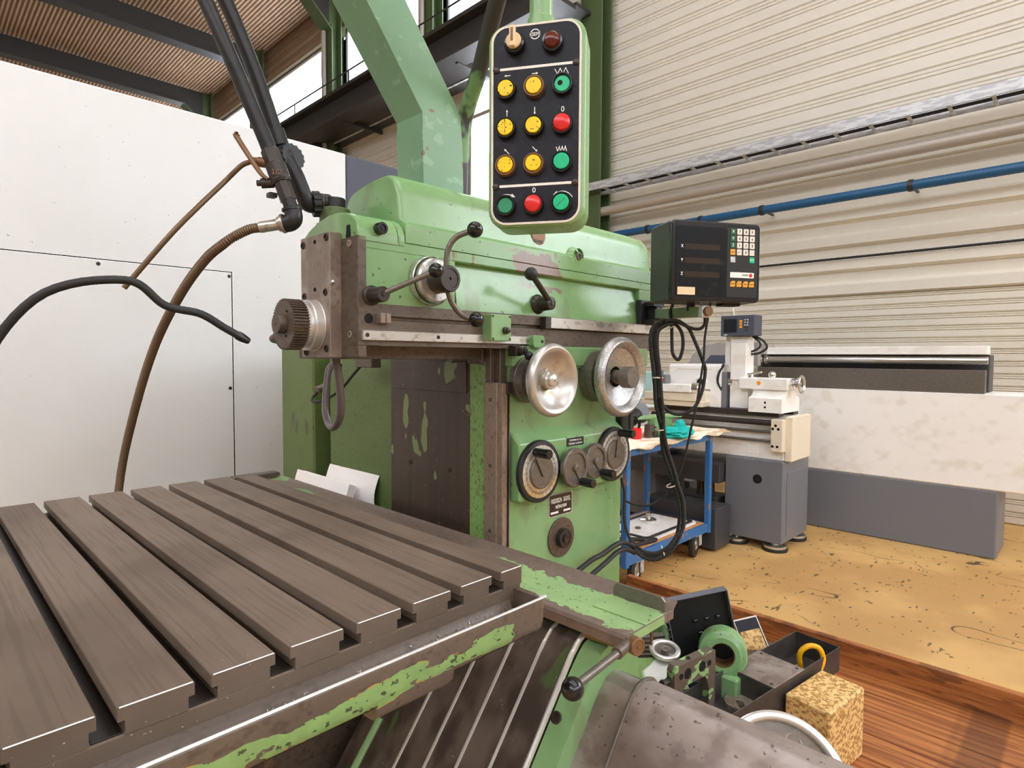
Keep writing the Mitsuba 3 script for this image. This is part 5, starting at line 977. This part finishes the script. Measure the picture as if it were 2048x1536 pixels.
one('wood_block', TR(cbox(.055, .32, -.345, -.19, .022, .272, .006)), 'chipboard', 'rough yellow wooden block standing in front of the steel tray', 'block')
k = thing('lifting_hook', 'yellow steel hook lying in the far end of the steel tray', 'hook'); P(k, 'hook', tube([(2.44, .80, .225), (2.42, .80, .30), (2.435, .775, .335), (2.46, .745, .33), (2.47, .73, .29), (2.45, .735, .25)], .010, 10, 8), 'hook_yellow'); mat('hook_yellow', srgb(242, 178, 20), .35)
one('steel_bar', TR(cbox(.24, .36, -.10, -.075, .207, .232, .002)), 'aluminium', 'bright square steel bar in the far end of the steel tray', 'bar')
# open black case
kc = thing('tool_case', 'black plastic tool case standing open with an empty lid', 'case')
w_ = np.array([.168, -.167, .05]); w_ /= np.linalg.norm(w_); dn = np.array([.066, -.078, -.235]); dn -= w_ * (dn @ w_); dn /= np.linalg.norm(dn); nn = np.cross(-dn, w_); nn = -nn if nn @ np.array([-.8, -.6, .3]) < 0 else nn
lo = np.array([2.066, 1.193, .500])
def LD(m): return at(m, lo, w_, -np.cross(w_, dn) if False else np.cross(w_, -dn))
sgn = np.cross(w_, -dn) @ nn
H = .30; Wd = .248
P(kc, 'lid', [LD(cbox(0, Wd, -H, 0, -.022, -.018, .0008)), LD(cbox(0, Wd, -.004, 0, -.022, .022, .0008)), LD(cbox(Wd - .004, Wd, -H, 0, -.022, .022, .0008)), LD(cbox(0, .004, -H, 0, -.022, .022, .0008)), LD(cbox(0, Wd, -H, -H + .004, -.022, .022, .0008))], 'case_plastic'); mat('case_plastic', srgb(92, 94, 100), .5)
P(kc, 'lining', LD(cbox(.004, Wd - .004, -H + .004, -.004, -.018, -.010, .001)), 'lining'); mat('lining', srgb(14, 14, 15), .6)
rgc = random.Random(4)
for k_ in range(9):
    x, y = (.10 + .045 * (k_ % 3) + .01 * (k_ // 3), -.10 - .05 * (k_ // 3)); P(kc, 'clip', LD(cbox(x, x + .018, y - .012, y, -.010, .002, .002)), 'black_plastic')
for k_ in range(5): P(kc, 'hinge', LD(cbox(-.008, .004, -.10 - .028 * k_, -.08 - .028 * k_, -.004, .020, .002)), 'black_plastic')
P(kc, 'base', [cbox(2.10, 2.36, .99, 1.16, .022, .215, .006)], 'case_plastic')
# green motor ring
ra = np.array([-.80, -.38, .16]); rc = np.array([2.096, .962, .352])
k = thing('bearing_housing', 'thick green painted ring housing lying beside the open case', 'machine part')
P(k, 'ring', lathe([(.044, .0), (.062, .0), (.066, -.004), (.083, -.010), (.088, -.018), (.088, -.095), (.084, -.10), (.044, -.10), (.044, 0)], rc, ra, 44), 'green'); P(k, 'bore', lathe([(.0435, -.1), (.0435, -.002), (.041, -.002), (.041, -.1)], rc, ra, 40), 'brass'); P(k, 'foot', [cbox(2.08, 2.26, .90, 1.0, .022, .285, .006)], 'green')
# bracket
k = thing('bracket', 'brown cast bracket with traces of green paint and bolt holes', 'bracket'); b0, b1 = np.array([1.768, 1.0, .0]), np.array([1.990, .966, 0.]); bd = (b1 - b0) / np.linalg.norm(b1 - b0)
mat('bracket', lambda p, n, uv: mix(srgb(96, 84, 72), srgb(140, 172, 112), smoothstep(.60, .63, fbm(p.x * 26, p.y * 26, p.z * 26, 3) + .10 * smoothstep(.405, .42, p.z))), .45)
P(k, 'body', at(prism([(0, .022), (.018, .022), (.018, .29), (.05, .335), (.06, .345), (.17, .345), (.19, .30), (.19, .022), (.226, .022), (.226, .42), (.215, .424), (.01, .424), (0, .41)], 'y', -.028, .004), b0, bd, (0, 0, 1)), 'bracket'); P(k, 'bolt', [lathe([(.012, 0), (.012, .012), (.010, .014), (.010, .03), (.013, .032), (.013, .04), (0, .042)], b0 + np.array([0, -.008, .375]), -bd, 6)], 'steel_dark')
for x, r in ((.035, .010), (.07, .018), (.15, .018), (.19, .010)): P(k, 'bolt_hole', lathe([(r, 0), (r, .0015), (r * .8, .002), (r * .75, .0006), (0, .0006)], b0 + bd * x + np.array([-bd[1] * -.028, bd[0] * -.028, .385]), (bd[1], -bd[0], 0), 20), 'hole')
P(k, 'top_screw', bolt(tuple(b0 + bd * .09 + np.array([0, -.012, .424])), (0, 0, 1), .009, .003), 'steel_dark')
# small handwheel, plates, green block, panel
k = thing('hand_wheel', 'small steel handwheel with an upright handle lying among the parts', 'handwheel'); hc, ha = np.array([1.965, 1.125, .362]), np.array([-.16, -.14, 1.])
P(k, 'rim', lathe([(.048 + .010 * math.cos(a), .009 * math.sin(a)) for a in np.linspace(0, 2 * math.pi, 15)], hc, ha, 44), 'steel_bright'); P(k, 'web', lathe([(.044, -.004), (.012, -.012), (.012, .004), (.008, .006), (0, .006)], hc, ha, 32), 'steel_grey'); P(k, 'handle', tube([hc + [-.02, .045, .0], hc + [-.02, .046, .05], hc + [-.022, .046, .066]], [.005] * 8 + [.0065] * 9, 10, 8), 'brass'); P(k, 'shaft', rod(hc - ha * .012, hc - ha * .34, .015), 'steel_grey')
for q in range(5): one('steel_strip', at(cbox(-.11, .11, -.016, .016, 0, .008, .001), (1.98 + .012 * q, 1.235 + .012 * q, .30 + .0085 * q), (.7 + .06 * q, -.7, 0), (0, 0, 1)), 'steel_brown' if q % 2 else 'steel_grey', 'flat steel strip in the pile under the tray end, ' + ('lowest', 'second', 'third', 'fourth', 'topmost')[q] + ' of five', 'steel strip')
one('support_block', cbox(1.90, 2.10, 1.18, 1.34, .022, .2995, .005), 'steel_brown', 'dark block carrying the pile of steel strips', 'block')
one('end_panel', at(cbox(-.10, .10, -.075, .075, -.012, 0, .002), (1.865, 1.105, .318), (.78, -.62, .0), (-.25, -.22, 1)), 'gloss_white', 'glossy white painted panel lying between the bracket and the steel cover', 'panel'); mat('gloss_white', lambda p, n, uv: mix(srgb(226, 228, 222), srgb(120, 150, 92), smoothstep(.52, .58, fbm(p.x * 9 + 2, p.y * 9, p.z * 9, 2) + .12 * smoothstep(1.1, 1.18, p.y))), .1, coat=.6)
one('panel_block', cbox(1.78, 1.95, 1.03, 1.18, .022, .262, .004), 'steel_brown', 'brown block under the glossy panel', 'block')
one('gear_cover', [rbox(2.20, 2.36, 1.27, 1.46, .022, .345, .02)], 'green', 'dark green cast cover behind the small handwheel', 'cover')
k = thing('manual', 'printed manual with a dark cover leaning on the timber board', 'book'); P(k, 'pages', at(cbox(-.055, .055, 0, .15, -.006, 0, .001), (2.60, 1.03, .16), (.75, -.62, .18), (-.55, -.6, .6)), 'paper_edge', False); P(k, 'cover', at(cbox(-.052, .05, .0, .143, 0, .001, .0003), (2.60, 1.03, .16), (.75, -.62, .18), (-.55, -.6, .6)), 'panel_black', False); P(k, 'picture', at(cbox(-.045, .045, .0, .095, .001, .0016, .0003), (2.60, 1.03, .16), (.75, -.62, .18), (-.55, -.6, .6)), 'chipboard', False)
one('parts_box', cbox(2.50, 2.72, .94, 1.12, .022, .17, .006), 'steel_brown', 'brown box behind the steel tray carrying the manual', 'box')
# handwheel at the lower right
k = thing('hand_wheel', 'bright steel handwheel rim showing above the rusty sheet cover at lower right', 'handwheel'); wc, wa = np.array([1.318, .458, .540]), np.array([-.50, -.46, .74])
P(k, 'rim', lathe([(.125 + .0115 * math.cos(a), .0115 * math.sin(a)) for a in np.linspace(0, 2 * math.pi, 17)], wc, wa, 64), 'steel_bright'); P(k, 'web', lathe([(.12, -.006), (.05, -.02), (.03, -.02), (.03, .02), (.026, .024), (0, .024)], wc, wa, 48), 'steel_grey')
for q in range(6): a = q * math.pi / 3; uu, vv, _w = basis(wa); P(k, 'web_hole', lathe([(.019, 0), (.019, .003), (.015, .004), (.014, .001), (0, .001)], wc + (uu * math.cos(a) + vv * math.sin(a)) * .085 - _w * .0135, wa, 24), 'steel_plate')
P(k, 'shaft', rod(wc - wa / np.linalg.norm(wa) * .015, wc - wa / np.linalg.norm(wa) * .25, .02), 'steel_grey'); P(k, 'stand', cbox(1.30, 1.52, .46, .72, 0, .45, .01), 'lathe_grey')
